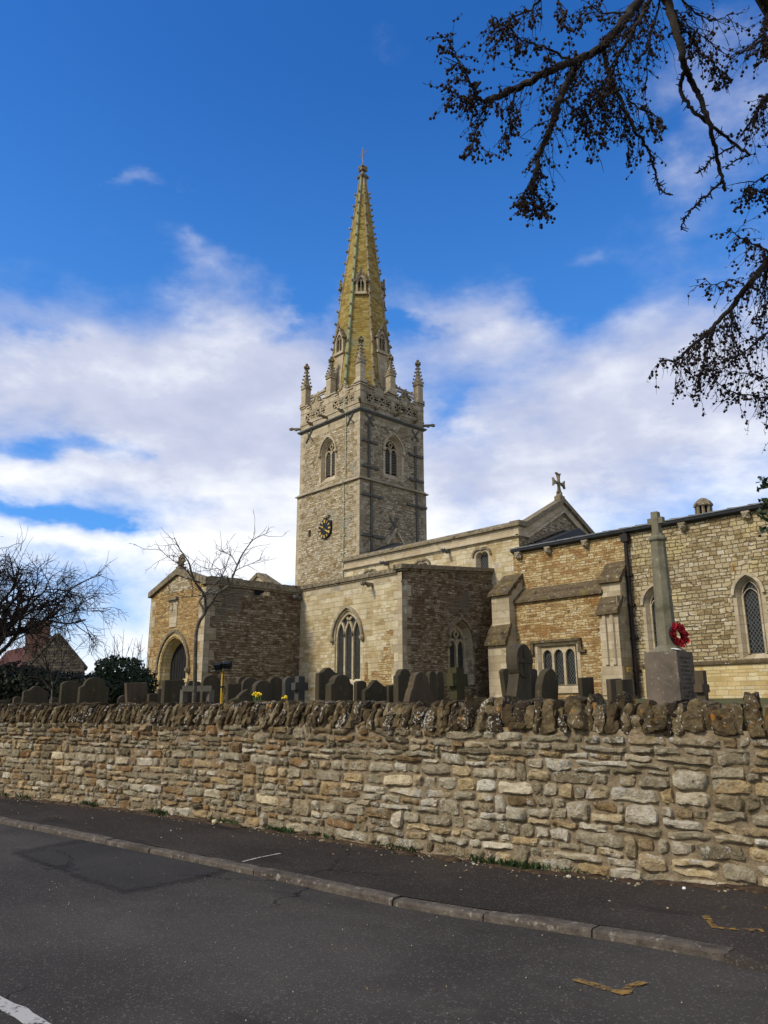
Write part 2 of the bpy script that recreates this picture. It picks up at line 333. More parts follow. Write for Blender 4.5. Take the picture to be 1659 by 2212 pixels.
def FW_(X): return lambda a, b, d: V3((X+d, -a, b))
def frame(o, ang):                                      # vertical frame at o facing the direction ang (radians from +X)
    nrm = V3((math.cos(ang), math.sin(ang), 0)); r = V3((-nrm.y, nrm.x, 0)); o = V3(o)
    return lambda a, b, d: o + r*a + V3((0, 0, b)) - nrm*d
def rect(a0, a1, b0, b1): return [(a0, b0), (a1, b0), (a1, b1), (a0, b1)]
def arc(cx, hw, zs, za, n=8):                           # pointed arch from left springing over the apex to the right springing
    r = za-zs; c = (r*r-hw*hw)/(2*hw); Rr = hw+c; pts = []
    t0 = math.atan2(r, -c)
    for k in range(n+1):
        th = math.pi+(t0-math.pi)*k/n; pts.append((cx+c+Rr*math.cos(th), zs+Rr*math.sin(th)))
    return pts+[(2*cx-x, z) for x, z in reversed(pts[:-1])]
def arch(cx, hw, z0, zs, za, n=8): return [(cx-hw, z0)]+arc(cx, hw, zs, za, n)+[(cx+hw, z0)]
def sheet(M, F, outer, holes=(), d=0):                  # wall face with openings
    loops = [[F(a, b, d) for a, b in L] for L in [outer]+list(holes)]
    flat = [p for L in loops for p in L]; i = M.add(flat)
    for tri in tessellate_polygon(loops): M.f.append(tuple(i+k for k in tri))
def loft(M, F, A, d0, B, d1, close=True):               # band between two outlines of the same length
    n = len(A); i = M.add([F(a, b, d0) for a, b in A]); j = M.add([F(a, b, d1) for a, b in B])
    for k in range(n if close else n-1): q = (k+1) % n; M.f.append((i+k, i+q, j+q, j+k))
def ring(M, F, A, B, proud):                            # flat band between outline A (outer) and B (inner), proud of the wall, with edges
    loft(M, F, A, -proud, B, -proud); loft(M, F, A, 0.01, A, -proud); loft(M, F, B, -proud, B, .05)
def sweep(M, F, path, w, d0, d1):                       # bar of width w following a path in the wall plane
    L = []; Rr = []
    for k, (a, b) in enumerate(path):
        p = path[max(k-1, 0)]; q = path[min(k+1, len(path)-1)]; dx, dy = q[0]-p[0], q[1]-p[1]; l = math.hypot(dx, dy) or 1
        L.append((a-dy/l*w/2, b+dx/l*w/2)); Rr.append((a+dy/l*w/2, b-dx/l*w/2))
    loft(M, F, L, d0, Rr, d0, False); loft(M, F, L, d0, L, d1, False); loft(M, F, Rr, d1, Rr, d0, False); loft(M, F, Rr, d1, L, d1, False)
    for k in (0, -1): M.face([F(*L[k], d0), F(*Rr[k], d0), F(*Rr[k], d1), F(*L[k], d1)])
def noisy(M, amp, sc=1.0, seed=0):
    for k, p in enumerate(M.v):
        M.v[k] = p + V3((noise.noise(p*sc+V3((seed, 0, 0))), noise.noise(p*sc+V3((9+seed, 3, 0))), noise.noise(p*sc+V3((0, 5, 7+seed)))))*amp
def quoins(M, F, a, side, b0, b1, h=.34, pr=.006):      # alternate long and short corner blocks; side=+1 runs to the right of a
    z = b0; k = 0; rnd = random.Random(int(a*100)+side)
    while z < b1-.1:
        hh = min(h*rnd.uniform(.8, 1.25), b1-z); L = (.50 if k % 2 else .27)*rnd.uniform(.85, 1.15)
        M.fb(F, min(a, a+side*L), max(a, a+side*L), z+.004, z+hh-.004, -pr, .05); z += hh; k += 1

# ------------------------------------------------------------------ the church
church = thing('church', 'old stone parish church with tall crocketed spire, clock tower, porch and long chancel', 'church')
church.location = (0, 0, 0)
def part(M, name, mat, parent=None, **k): return M.build(name, mat, parent or church, **k)
def window(F, cx, hw, z0, zs, za, depth, ihw, izs, iza, iz0, lights, style, dress='ashlar', sur=.16, hood=True, bar=.09, glass='glass', stops=True, hoodmat='ashlar_dark', name='window'):
    """returns the opening outline for the wall; frame > glass, tracery, hood_mould"""
    A = arch(cx, hw, z0, zs, za); B = arch(cx, ihw, iz0, izs, iza)
    M = MB(); O = arch(cx, hw+sur, z0, zs, za+sur*1.15); ring(M, F, O, A, .008); loft(M, F, A, -.008, B, depth)
    fr = part(M, name, dress)
    M = MB(); sheet(M, F, B, d=depth-.002); part(M, 'glass' if glass == 'glass' else 'louvre_opening', glass, fr, recalc=False)
    T = MB(); d0, d1 = depth-.10, depth-.004
    sweep(T, F, [(a, b) for a, b in B[1:-1]], bar*.9, d0, d1)
    for e in (-1, 1): T.fb(F, cx+e*ihw-.03, cx+e*ihw+.03, iz0, izs, d0, d1)
    wl = 2*ihw/lights
    if style == 'intersect':                            # mullions run on into the arch as curves
        base = arc(cx, ihw, izs, iza, 10); nn = len(base)//2
        for k in range(1, lights):
            mx = cx-ihw+wl*k; sweep(T, F, [(mx, iz0), (mx, izs)], bar, d0, d1)
            for sgn in (-1, 1):
                path = []
                half = base[:nn+1] if sgn > 0 else list(reversed(base))[:nn+1]
                sh = mx-(cx-ihw if sgn > 0 else cx+ihw)
                for (a, b) in half:
                    a += sh
                    # keep inside the arch
                    lim = None
                    rr = iza-izs; c = (rr*rr-ihw*ihw)/(2*ihw); R_ = ihw+c
                    ok = (b <= izs) or (math.hypot(a-(cx+c), b-izs) <= R_ and math.hypot(a-(cx-c), b-izs) <= R_)
                    if ok: path.append((a, b))
                    else: break
                if len(path) > 1: sweep(T, F, path, bar*.85, d0+.01, d1)
    else:
        for k in range(1, lights):
            mx = cx-ihw+wl*k; top = izs+(.32*(iza-izs) if style == 'y' else 0); sweep(T, F, [(mx, iz0), (mx, izs+(iza-izs)*.35)], bar, d0, d1)
        for k in range(lights):
            lx = cx-ihw+wl*(k+.5); sweep(T, F, arc(lx, wl/2-.01, izs-.12, izs+.22, 5), bar*.8, d0+.005, d1)
            if style == 'tref':
                for e in (-1, 1): T.fprism(F, [(lx+e*(wl/2-.02), izs-.02), (lx+e*(wl/2-.13), izs+.03), (lx+e*(wl/2-.04), izs+.10)], d0+.02, d1)
        if lights == 2:
            for e in (-1, 1): sweep(T, F, [(cx, izs+(iza-izs)*.33), (cx+e*ihw*.28, izs+(iza-izs)*.58), (cx, izs+(iza-izs)*.86)], bar*.7, d0+.01, d1)
    part(T, 'tracery', 'ashlar', fr)
    if glass == 'void':
        L = MB(); n = int((izs+.15-iz0)/.17)
        for k in range(n):
            z = iz0+.10+.17*k; L.hexa([F(cx-ihw, z, depth-.02), F(cx+ihw, z, depth-.02), F(cx+ihw, z+.09, depth-.10+.06), F(cx-ihw, z+.09, depth-.10+.06), F(cx-ihw, z+.03, depth-.02), F(cx+ihw, z+.03, depth-.02), F(cx+ihw, z+.12, depth-.04), F(cx-ihw, z+.12, depth-.04)])
        part(L, 'louvres', 'louvre', fr)
    if hood:
        Hm = MB(); hp = arc(cx, hw+sur*.75, zs-.05, za+sur*.9, 9); sweep(Hm, F, hp, .10, -.10, .02)
        if stops:
            for e in (0, -1): Hm.ball(F(hp[e][0], hp[e][1]-.06, -.07), (.11, .11, .13), 7, 5, .3, int(cx*7)+e)
        part(Hm, 'hood_mould', hoodmat, fr)
    return A
def gargoyle(p, d, mat='coping', s=1.0):
    M = MB(); p = V3(p); d = V3(d); M.cur = (0, 0, 0)
    M.tube([p-d*.1, p+d*.2*s, p+d*.42*s+V3((0, 0, .02)), p+d*.58*s+V3((0, 0, -.03))], [.10*s, .11*s, .085*s, .10*s], 6); M.ball(p+d*.62*s+V3((0, 0, .0)), .11*s, 7, 5, .5, p.x)
    q = d.cross(V3((0, 0, 1)))
    for e in (-1, 1): M.ball(p+d*.5*s+q*e*.09*s+V3((0, 0, .08*s)), .05*s, 5, 4)
    M.ball(p+d*.2*s+V3((0, 0, -.08*s)), (.10*s, .10*s, .08*s), 6, 4, .4, p.y)
    return part(M, 'gargoyle', mat)
def spout(p, d, mat='lead_string'):
    M = MB(); p = V3(p); d = V3(d); M.tube([p-d*.1, p+d*.38], [.075, .065], 4); M.tube([p+d*.02+V3((0, 0, -.1)), p+d*.24+V3((0, 0, -.08))], [.09, .05], 5)
    return part(M, 'water_spout', mat)

# ---- tower
TX0, TX1, TY0, TY1 = -37.0, -31.18, 27.31, 32.69
UX0, UX1, UY0, UY1 = -36.88, -31.25, 27.38, 32.60
ZS, ZL = 14.17, 18.33
M = MB(); ts, te = FS(TY0), FE(TX1)
slit = rect(-35.8, -35.56, 11.46, 11.88)
sheet(M, ts, rect(TX0, TX1, 1.5, ZS), [slit]); loft(M, ts, slit, 0, slit, .3)
part(M, 'tower_south_wall', 'tower', recalc=False)
M = MB(); sheet(M, ts, slit, d=.3); part(M, 'slit_opening', 'void', recalc=False)
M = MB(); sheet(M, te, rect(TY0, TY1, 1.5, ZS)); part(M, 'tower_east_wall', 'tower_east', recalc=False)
M = MB(); sheet(M, FN(TY1), rect(-TX1, -TX0, 1.5, ZS)); sheet(M, FW_(TX0), rect(-TY1, -TY0, 1.5, ZS)); part(M, 'tower_rear_wall', 'tower', recalc=False)
us, ue = FS(UY0), FE(UX1)
belf = dict(depth=.34, lights=2, style='tref', glass='void', sur=.15, bar=.10, hoodmat='ashlar', name='belfry_window')
hs_ = window(us, -34.13, .66, 14.55, 16.42, 17.27, ihw=.53, izs=16.36, iza=17.12, iz0=14.98, **belf)
he_ = window(ue, 30.03, .68, 14.60, 16.42, 17.27, ihw=.54, izs=16.36, iza=17.12, iz0=14.98, **belf)
M = MB(); sheet(M, us, rect(UX0, UX1, ZS, ZL), [hs_]); part(M, 'belfry_south_wall', 'tower', recalc=False)
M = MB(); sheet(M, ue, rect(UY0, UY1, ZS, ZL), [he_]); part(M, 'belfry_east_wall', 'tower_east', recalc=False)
M = MB(); sheet(M, FN(UY1), rect(-UX1, -UX0, ZS, ZL)); sheet(M, FW_(UX0), rect(-UY1, -UY0, ZS, ZL)); part(M, 'belfry_rear_wall', 'tower', recalc=False)
M = MB()
for F, a, sd_, b0, b1 in ((ts, TX0, 1, 6.5, ZS-.1), (ts, TX1, -1, 6.5, ZS-.1), (us, UX0, 1, ZS+.1, ZL-.62), (us, UX1, -1, ZS+.1, ZL-.62)):
    M = MB(); quoins(M, F, a, sd_, b0, b1); part(M, 'quoins', 'ashlar')
M = MB(); M.fb(us, UX0, UX1, ZL-.62, ZL-.08, -.006, .05); part(M, 'ashlar_band', 'ashlar')
M = MB()
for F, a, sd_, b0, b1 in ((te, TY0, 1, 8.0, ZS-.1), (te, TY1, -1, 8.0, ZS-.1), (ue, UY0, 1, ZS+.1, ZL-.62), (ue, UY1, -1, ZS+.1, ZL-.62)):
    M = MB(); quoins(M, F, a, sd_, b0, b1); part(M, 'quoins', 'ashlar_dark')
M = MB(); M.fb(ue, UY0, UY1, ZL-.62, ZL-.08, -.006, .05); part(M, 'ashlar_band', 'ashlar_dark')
def course(name, mat, x0, x1, y0, y1, prof):            # moulding round a rectangular plan: prof = (out, z)
    M = MB(); rings = []
    for o, z in prof: rings.append(M.add([(x0-o, y0-o, z), (x1+o, y0-o, z), (x1+o, y1+o, z), (x0-o, y1+o, z)]))
    for a, b in zip(rings, rings[1:]):
        for q in range(4): M.f.append((a+q, a+(q+1) % 4, b+(q+1) % 4, b+q))
    M.f.append(tuple(rings[-1]+q for q in range(4))); M.f.append(tuple(rings[0]+q for q in reversed(range(4))))
    return part(M, name, mat)
course('string_course', 'ashlar_dark', UX0, UX1, UY0, UY1, [(.0, ZS-.06), (.20, ZS-.06), (.20, ZS+.0), (.12, ZS+.04), (.0, ZS+.16)])
course('cornice', 'lead_string', UX0, UX1, UY0, UY1, [(.0, ZL-.14), (.06, ZL-.10), (.17, ZL-.02), (.17, ZL+.06), (.0, ZL+.14)])
# parapet
def parapet(F, L, mat):
    """F(a=0..L from the left end, b above the cornice)"""
    def prof():
        half = [(0, 1.60), (.70, 1.60), (.70, 1.42), (.98, 1.42), (.98, 1.26), (1.10, 1.26), (1.10, 1.62), (1.24, 1.64), (1.36, 1.74), (1.45, 1.92), (1.58, 1.92), (1.67, 1.74), (1.79, 1.64), (1.93, 1.62), (1.93, 1.26), (2.06, 1.26), (2.06, 1.42), (2.24, 1.42), (2.24, 1.62), (L/2, 1.62)]
        return half+[(L-a, b) for a, b in reversed(half[:-1])]
    top = prof(); outer = [(0, 0), (L, 0)]+list(reversed(top))
    h = [rect(.52, 2.50, .58, 1.06), rect(L-2.50, L-.52, .58, 1.06)]
    M = MB(); sheet(M, F, outer, h)
    for q in h: loft(M, F, q, 0, q, .14)
    loft(M, F, top, 0, top, .30, False); sheet(M, F, outer, d=.30)
    par = part(M, 'parapet', mat, recalc=False)
    M = MB()
    for q in h: sheet(M, F, q, d=.14)
    part(M, 'panel_recess', 'void', par, recalc=False)  # near-black backing: shade of the blind panels put into the colour
    for q in h:
        M = MB(); a0, a1, b0, b1 = q[0][0], q[1][0], q[0][1], q[2][1]; cw = (a1-a0)/4
        for k in range(4):
            c0 = a0+cw*k
            if k: M.fb(F, c0-.03, c0+.03, b0, b1, .01, .13)
            if k % 2 == 0:
                for (p0, p1) in (((c0, b0), (c0+cw, b1)), ((c0, b1), (c0+cw, b0))): sweep(M, F, [p0, p1], .075, .02, .13)
            else:
                cc = (c0+cw/2, (b0+b1)/2); r = min(cw, b1-b0)/2
                sweep(M, F, [(cc[0]+r*.93*math.cos(x*math.pi/6), cc[1]+r*.93*math.sin(x*math.pi/6)) for x in range(13)], .06, .02, .13)
                for x in range(4):
                    th = x*math.pi/2+math.pi/4; sweep(M, F, [(cc[0]+r*.95*math.cos(th), cc[1]+r*.95*math.sin(th)), (cc[0]+r*.35*math.cos(th), cc[1]+r*.35*math.sin(th))], .085, .02, .13)
        part(M, 'pierced_panel', mat, par)
    M = MB()                                            # copings over the stepped top and base moulding
    for (p, q) in zip(top, top[1:]):
        if abs(q[0]-p[0]) > .05: sweep(M, F, [(p[0]-(.05 if q[0] > p[0] else 0), p[1]+.02), (q[0]+.05, q[1]+.02)], .08, -.06, .36)
    M.fb(F, 0, L, .36, .46, -.04, .05); M.fb(F, 0, L, 1.14, 1.20, -.02, .05)
    for k in (1.515, L-1.515): M.ball(F(k, 2.0, .15), (.09, .09, .14), 6, 5, .5, k)
    part(M, 'parapet_coping', mat, par)
PX0, PX1, PY0, PY1 = UX0-.03, UX1+.03, UY0-.03, UY1+.03
zb = ZL+.05
Lx, Ly = PX1-PX0, PY1-PY0
parapet(lambda a, b, d: V3((PX0+a, PY0+d, zb+b)), Lx, 'ashlar')
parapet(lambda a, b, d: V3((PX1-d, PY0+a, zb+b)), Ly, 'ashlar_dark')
parapet(lambda a, b, d: V3((PX1-a, PY1-d, zb+b)), Lx, 'ashlar')
parapet(lambda a, b, d: V3((PX0+d, PY1-a, zb+b)), Ly, 'ashlar')
def pinnacle(x, y, z0, zsh, ztop, hw=.21, mat='ashlar'):
    M = MB(); M.box(x-hw, x+hw, y-hw, y+hw, z0, zsh); M.box(x-hw-.07, x+hw+.07, y-hw-.07, y+hw+.07, z0, z0+.35)
    pn = part(M, 'pinnacle', mat)
    S_ = MB(); zt = ztop-.45; S_.lathe((x, y, 0), [(hw*1.15, zsh), (.06, zt)], 4, math.pi/4)
    for k in range(4):                                  # gablets
        F = frame((x, y, 0), k*math.pi/2); S_.fprism(F, [(-hw*1.2, zsh-.10), (hw*1.2, zsh-.10), (0, zsh+.34)], -hw-.05, 0)
        c = k*math.pi/2+math.pi/4
        for q in range(5):
            f = (q+.5)/5.0; r = hw*1.2*(1-f)+.09; S_.ball((x+math.cos(c)*r, y+math.sin(c)*r, zsh+(zt-zsh)*f+.03), (.075, .075, .07), 5, 4, .4, q)
    part(S_, 'spirelet', 'ashlar_dark', pn)
    C = MB(); C.lathe((x, y, 0), [(.06, zt-.03), (.13, zt+.06), (.06, zt+.14), (.06, ztop)], 6); C.box(x-.20, x+.20, y-.06, y+.06, ztop-.26, ztop-.14); C.box(x-.06, x+.06, y-.20, y+.20, ztop-.26, ztop-.14); C.ball((x, y, ztop), .10, 6, 5)
    part(C, 'finial', 'coping', pn)
for x in (PX0+.22, PX1-.22):
    for y in (PY0+.22, PY1-.22): pinnacle(x, y, 19.9, 21.35, 23.0)
MX, MY = (PX0+PX1)/2, (PY0+PY1)/2
for x, y in ((MX-.1, PY0+.2), (PX1-.2, MY), (MX, PY1-.2), (PX0+.2, MY)): pinnacle(x, y, 19.95, 21.25, 22.6)
for x, y, d in ((UX0-.1, UY0-.1, (-.72, -.69, 0)), (UX1+.1, UY1+.1, (.72, .69, 0)), (UX1+.05, UY0-.05, (.707, -.707, 0)),):
    gargoyle((x, y, ZL+.28 if d != (.707, -.707, 0) else ZL+.42), d, s=.85)
gargoyle((-34.25, UY0-.1, ZL+.30), (0, -1, 0), s=.9); gargoyle((UX1+.1, 30.1, ZL+.30), (1, 0, 0), s=.9)
for a in (-35.7, -32.75): spout((a, UY0-.1, ZL+.32), (0, -1, 0), 'coping')
for a in (28.5, 31.7): spout((UX1+.1, a, ZL+.32), (1, 0, 0), 'coping')
# ---- spire
CX, CY = -34.08, 30.0
def apo(z): return .118*(38.35-z)
M = MB(); zs_ = [19.0]+[19+.9*k for k in range(1, 20)]+[36.75]
c8 = 1/math.cos(math.pi/8)
M.lathe((CX, CY, 0), [(apo(z)*c8, z) for z in zs_], 8, math.pi/8)
spire = part(M, 'spire', 'spire')
M = MB()
for k in range(8):
    th = math.pi/8+k*math.pi/4
    M.tube([(CX+math.cos(th)*apo(z)*c8, CY+math.sin(th)*apo(z)*c8, z) for z in (19.5, 36.7)], [.085, .05], 6)
part(M, 'arris_rib', 'ashlar_dark', spire)
BK = MB()
for k in range(8):
    th = math.pi/8+k*math.pi/4; seen = math.cos(th+R(43)) > -.40
    for q in range(17):
        z = 20.9+.90*q+(.0 if k % 2 else .06); r = apo(z)*c8+.09; M = MB() if seen else BK
        c = V3((CX+math.cos(th)*r, CY+math.sin(th)*r, z)); o = V3((math.cos(th), math.sin(th), 0))
        M.tube([c-o*.1-V3((0, 0, .06)), c+o*.03, c+o*.10+V3((0, 0, .09))], [.07, .07, .055], 5); M.ball(c+o*.08+V3((0, 0, .02)), .075, 5, 4, .4, q)
        if seen: part(M, 'crocket', 'ashlar_dark', spire)
part(BK, 'crockets', 'ashlar_dark', spire, kind='stuff')
M = MB()
th = -math.pi/8-math.pi/4                               # pale conductor-stained arris on the south-south-east edge
th = -math.pi/2+math.pi/8
M.tube([(CX+math.cos(th)*(apo(z)*c8+.05), CY+math.sin(th)*(apo(z)*c8+.05), z) for z in (19.6, 28, 36.7)], [.085, .08, .05], 6)
part(M, 'conductor_tape', 'spire_green', spire)
M = MB(); M.lathe((CX, CY, 0), [(.17, 36.6), (.33, 36.72), (.36, 36.86), (.20, 36.95), (.15, 37.2), (.12, 37.28), (.22, 37.32), (.24, 37.62), (.12, 37.7)], 8, math.pi/8)
for k in range(4):
    th = k*math.pi/2+math.pi/4; M.ball((CX+.22*math.cos(th), CY+.22*math.sin(th), 37.34), .11, 6, 5, .4, k); M.ball((CX+.20*math.cos(th), CY+.20*math.sin(th), 37.58), .12, 6, 5, .4, k+4)
    M.ball((CX+.36*math.cos(th), CY+.36*math.sin(th), 36.78), .09, 6, 5, .4, k)
part(M, 'spire_finial', 'coping', spire)
M = MB(); M.tube([(CX, CY, 37.6), (CX, CY, 39.2)], [.035, .028], 6); M.tube([(CX-.42, CY, 38.66), (CX+.42, CY, 38.66)], .03, 6)
for z in (38.0, 38.3, 38.52, 38.84, 39.02):
    for e in (-1, 1):
        M.tube([(CX, CY, z-.04), (CX+e*.07, CY, z+.0), (CX+e*.12, CY, z+.07)], .016, 5); M.tube([(CX, CY, z-.04), (CX, CY+e*.07, z+.0), (CX, CY+e*.12, z+.07)], .016, 5)
part(M, 'iron_cross', plain('pale_wrought_iron', H('8d8a8c'), .5, .2), spire)
def lucarne(ang, zb_, zt, hw, out):
    r = apo(zb_)+out; o = (CX+math.cos(ang)*r, CY+math.sin(ang)*r, 0); F = frame(o, ang)
    ze = zb_+(zt-zb_)*.60; back = out+.118*(zt-zb_)+.25
    M = MB(); body = [(-hw, zb_), (hw, zb_), (hw, ze), (0, zt-.1), (-hw, ze)]
    op = arch(0, hw*.62, zb_+.12, ze-.12, zt-.42)
    sheet(M, F, body, [op]); loft(M, F, op, 0, op, .16); loft(M, F, body, 0, body, back)
    M.fb(F, -hw-.06, hw+.06, zb_-.10, zb_+.05, -.08, back)
    lu = part(M, 'lucarne', 'ashlar', spire, recalc=False)
    M = MB(); sheet(M, F, op, d=.16); part_ = M.build('louvre_opening', 'void', lu and spire, recalc=False)
    part_.parent = spire
    T = MB(); sweep(T, F, [(0, zb_+.12), (0, ze)], .07, .04, .15)
    for e in (-1, 1):
        sweep(T, F, arc(e*hw*.31, hw*.29, ze-.22, ze+.05, 4), .05, .05, .15)
        sweep(T, F, [(0, ze-.02), (e*hw*.2, ze+.14), (0, ze+.34)], .045, .05, .15)
    for k in range(int((ze-zb_-.3)/.13)): T.fb(F, -hw*.6, hw*.6, zb_+.2+.13*k, zb_+.225+.13*k, .12, .16)
    T.build('tracery', 'ashlar_dark', spire)
    G = MB()
    for e in (-1, 1):
        sweep(G, F, [(e*(hw+.07), ze-.1), (0, zt+.02)], .10, -.07, back*.6)
        G.ball(F(e*(hw+.08), ze-.1, -.05), .10, 6, 5, .4, e)
        for f in (.35, .7): G.ball(F(e*(hw+.07)*(1-f)+e*.05, ze+(zt-ze)*f+.02, -.02), .06, 5, 4, .3, f)
    G.ball(F(0, zt+.10, -.02), (.08, .08, .16), 6, 5, .4, 1)
    G.build('gable_coping', 'coping', spire)
for k in range(4):
    lucarne(k*math.pi/2, 23.05, 24.75, .40, .12); lucarne(k*math.pi/2+math.pi/4, 27.2, 28.75, .32, .10)
# plain stone panels under the lower lucarnes
for k in range(4):
    M = MB(); F = frame((CX, CY, 0), k*math.pi/2)
    M.hexa([F(-.40, 20.6, -apo(20.6)-.03), F(.40, 20.6, -apo(20.6)-.03), F(.40, 20.6, -apo(20.6)+.2), F(-.40, 20.6, -apo(20.6)+.2), F(-.40, 23.0, -apo(23.0)-.06), F(.40, 23.0, -apo(23.0)-.06), F(.40, 23.0, -apo(23)+.2), F(-.40, 23.0, -apo(23)+.2)])
    part(M, 'lucarne_apron', 'ashlar', spire)
# flying braces from the corner pinnacles to the spire
for sx, x in ((-1, PX0+.22), (1, PX1-.22)):
    for sy, y in ((-1, PY0+.22), (1, PY1-.22)):
        a = V3((x, y, 20.55)); e = V3((CX+sx*1.42, CY+sy*1.42, 21.35)); M = MB(); M.tube([a, e], [.085, .10], 4)
        mid = (a+e)/2; M.tube([a+V3((0, 0, -.45)), a*.75+e*.25+V3((0, 0, -.22)), a*.4+e*.6+V3((0, 0, -.17)), e+V3((0, 0, -.22))], .07, 5)
        for f in (.25, .5, .75): M.ball(a*(1-f)+e*f+V3((0, 0, .12)), .07, 5, 4, .3, f)
        part(M, 'flying_brace', 'ashlar')
# ---- clock, iron straps, conductor
F = ts; cc = (-34.13, 11.67)
M = MB(); M.fprism(F, [(cc[0]+.58*math.cos(k*math.pi/20), cc[1]+.58*math.sin(k*math.pi/20)) for k in range(40)], -.12, .02)
M.fprism(F, [(cc[0]+.30, cc[1]+.50), (cc[0]+.56, cc[1]+.42), (cc[0]+.56, cc[1]+.25), (cc[0]+.1, cc[1]+.3)], -.08, .02)
clock = part(M, 'clock_face', plain('blue_black_dial', H('17191f'), .5, .15))
M = MB()
ROM = ['XII', 'I', 'II', 'III', 'IIII', 'V', 'VI', 'VII', 'VIII', 'IX', 'X', 'XI']
for k, s_ in enumerate(ROM):
    th = math.pi/2-k*math.pi/6; wch = {'I': .032, 'V': .062, 'X': .066}; tot = sum(wch[c] for c in s_); off = -tot/2
    def tp(u, v): return (cc[0]+math.cos(th)*v+math.sin(th)*u, cc[1]+math.sin(th)*v-math.cos(th)*u)
    for c in s_:
        w2 = wch[c]; u0, u1 = off+.006, off+w2-.006; um = (u0+u1)/2; off += w2
        for (p, q) in {'I': [((um, .37), (um, .53))], 'V': [((u0, .53), (um, .37)), ((u1, .53), (um, .37))], 'X': [((u0, .53), (u1, .37)), ((u1, .53), (u0, .37))]}[c]:
            sweep(M, F, [tp(*p), tp(*q)], .024, -.135, -.115)
part(M, 'numerals', 'gold', clock)
M = MB(); 
def hand(ang, L, wd):
    d = (math.cos(ang), math.sin(ang)); n_ = (-d[1], d[0])
    M.fprism(F, [(cc[0]+d[0]*u+n_[0]*v, cc[1]+d[1]*u+n_[1]*v) for u, v in ((-.16, -wd*.5), (-.16, wd*.5), (L*.55, wd*.35), (L*.68, wd), (L, 0), (L*.68, -wd), (L*.55, -wd*.35))], -.165, -.14)
hand(R(143), .30, .055); hand(R(-33), .44, .045)
part(M, 'hands', 'gold', clock)
M = MB(); M.ball(ts(-33.95, 12.42, -.03), (.22, .10, .10), 7, 5, .4, 2); M.ball(ts(-34.15, 12.34, -.05), (.22, .09, .09), 7, 5, .4, 5); part(M, 'broken_hood_stone', 'coping')
def xplate(F, a, b, h, w_=.055):
    M = MB()
    for e in (-1, 1): sweep(M, F, [(a-h*.85, b-e*h), (a+h*.85, b+e*h)], w_*1.6, -.05-.02*(e > 0), .02)
    M.ball(F(a, b, -.07), .06, 6, 4); part(M, 'iron_cross_plate', 'iron_plate')
xplate(us, -35.97, 17.92, .40); xplate(us, -32.08, 17.95, .36); xplate(ue, 28.11, 17.85, .36, .07); xplate(ue, 31.86, 17.78, .34); xplate(te, 29.92, 11.86, .36, .07)
for F, a, z0, z1, bars in ((ue, 28.06, 14.34, 17.52, ((16.49, 27.42, 28.72), (14.95, 27.42, 28.80))), (te, 28.2, 9.2, 14.02, ((13.26, 27.36, 29.05), (10.92, 27.42, 29.2))),
                           (ue, 31.86, 14.37, 17.09, ((16.48, 31.27, 32.50), (14.9, 31.29, 32.5))), (te, 31.85, 9.2, 14.05, ((13.27, 31.0, 32.66),))):
    M = MB(); M.fb(F, a-.085, a+.085, z0, z1, -.07, .02)
    for z, a0, a1 in bars: M.fb(F, a0, a1, z-.075, z+.075, -.11, -.03); M.ball(F(a, z, -.12), .07, 6, 4)
    part(M, 'iron_strap', 'iron_plate')
M = MB(); sweep(M, te, [(29.35, 10.6), (30.12, 11.62)], .14, -.09, .02); sweep(M, te, [(30.12, 11.62), (31.0, 10.45)], .14, -.05, .02); part(M, 'old_roof_crease', 'ashlar')
M = MB(); M.tube([us(-32.4, 19.9, -.12), us(-32.42, 18.5, -.24), us(-32.45, 18.2, -.05), us(-32.45, ZS+.2, -.05), us(-32.47, ZS, -.26), ts(-32.5, ZS-.2, -.05), ts(-32.5, 7.0, -.05)], .024, 6)
for z in (17.2, 16.2, 15.2, 13, 12, 11, 10, 9): M.box(-32.53, -32.40, (UY0 if z > ZS else TY0)-.06, (UY0 if z > ZS else TY0), z, z+.06)
part(M, 'lightning_conductor', 'copper')
# ---- south aisle
YA, XA, YN, XN, YC = 20.72, -21.14, 26.25, -19.6, 25.85
XP0, XP1, YP = -32.42, -27.62, 15.94
F = FS(YA)
aw = window(F, -24.36, .82, 2.6, 4.45, 5.52, .15, ihw=.76, izs=4.43, iza=5.42, iz0=2.72, lights=3, style='intersect', sur=.17, bar=.10, dress='aisle')
M = MB(); sheet(M, F, rect(XP1, XA, 1.4, 6.72), [aw]); part(M, 'aisle_south_wall', 'aisle', recalc=False)
M = MB(); quoins(M, F, XA, -1, 1.8, 6.4, .36); part(M, 'quoins', 'ashlar')
M = MB(); M.fb(F, XP1, XA, 6.42, 6.70, -.005, .05); part(M, 'ashlar_band', 'ashlar')
M = MB(); M.fprism(F, [(-23.35, 1.6), (-21.55, 1.6), (-21.55, 2.5), (-21.75, 2.5), (-21.75, 3.1), (-21.62, 3.1), (-21.62, 3.62), (-21.85, 3.62), (-21.85, 4.25), (-21.6, 4.25), (-21.6, 4.55), (-22.05, 4.55), (-22.05, 3.9), (-22.2, 3.9), (-22.2, 3.42), (-22.5, 3.42), (-22.5, 3.0), (-22.9, 3.0), (-22.9, 2.7), (-23.1, 2.7), (-23.1, 3.35), (-23.3, 3.35)], -.003, .03); part(M, 'ironstone_repair', 'iron')
Fe = FE(XA)
ae = window(Fe, 24.09, .70, 2.5, 4.15, 5.05, .34, ihw=.50, izs=4.1, iza=4.84, iz0=2.75, lights=2, style='y', sur=.13, bar=.12, hoodmat='coping', dress='ashlar_dark')
M = MB(); sheet(M, Fe, [(YA, 1.4), (YN, 1.4), (YN, 7.38), (YA+.3, 6.86), (YA, 6.86)], [ae]); part(M, 'aisle_east_wall', 'dark', recalc=False)
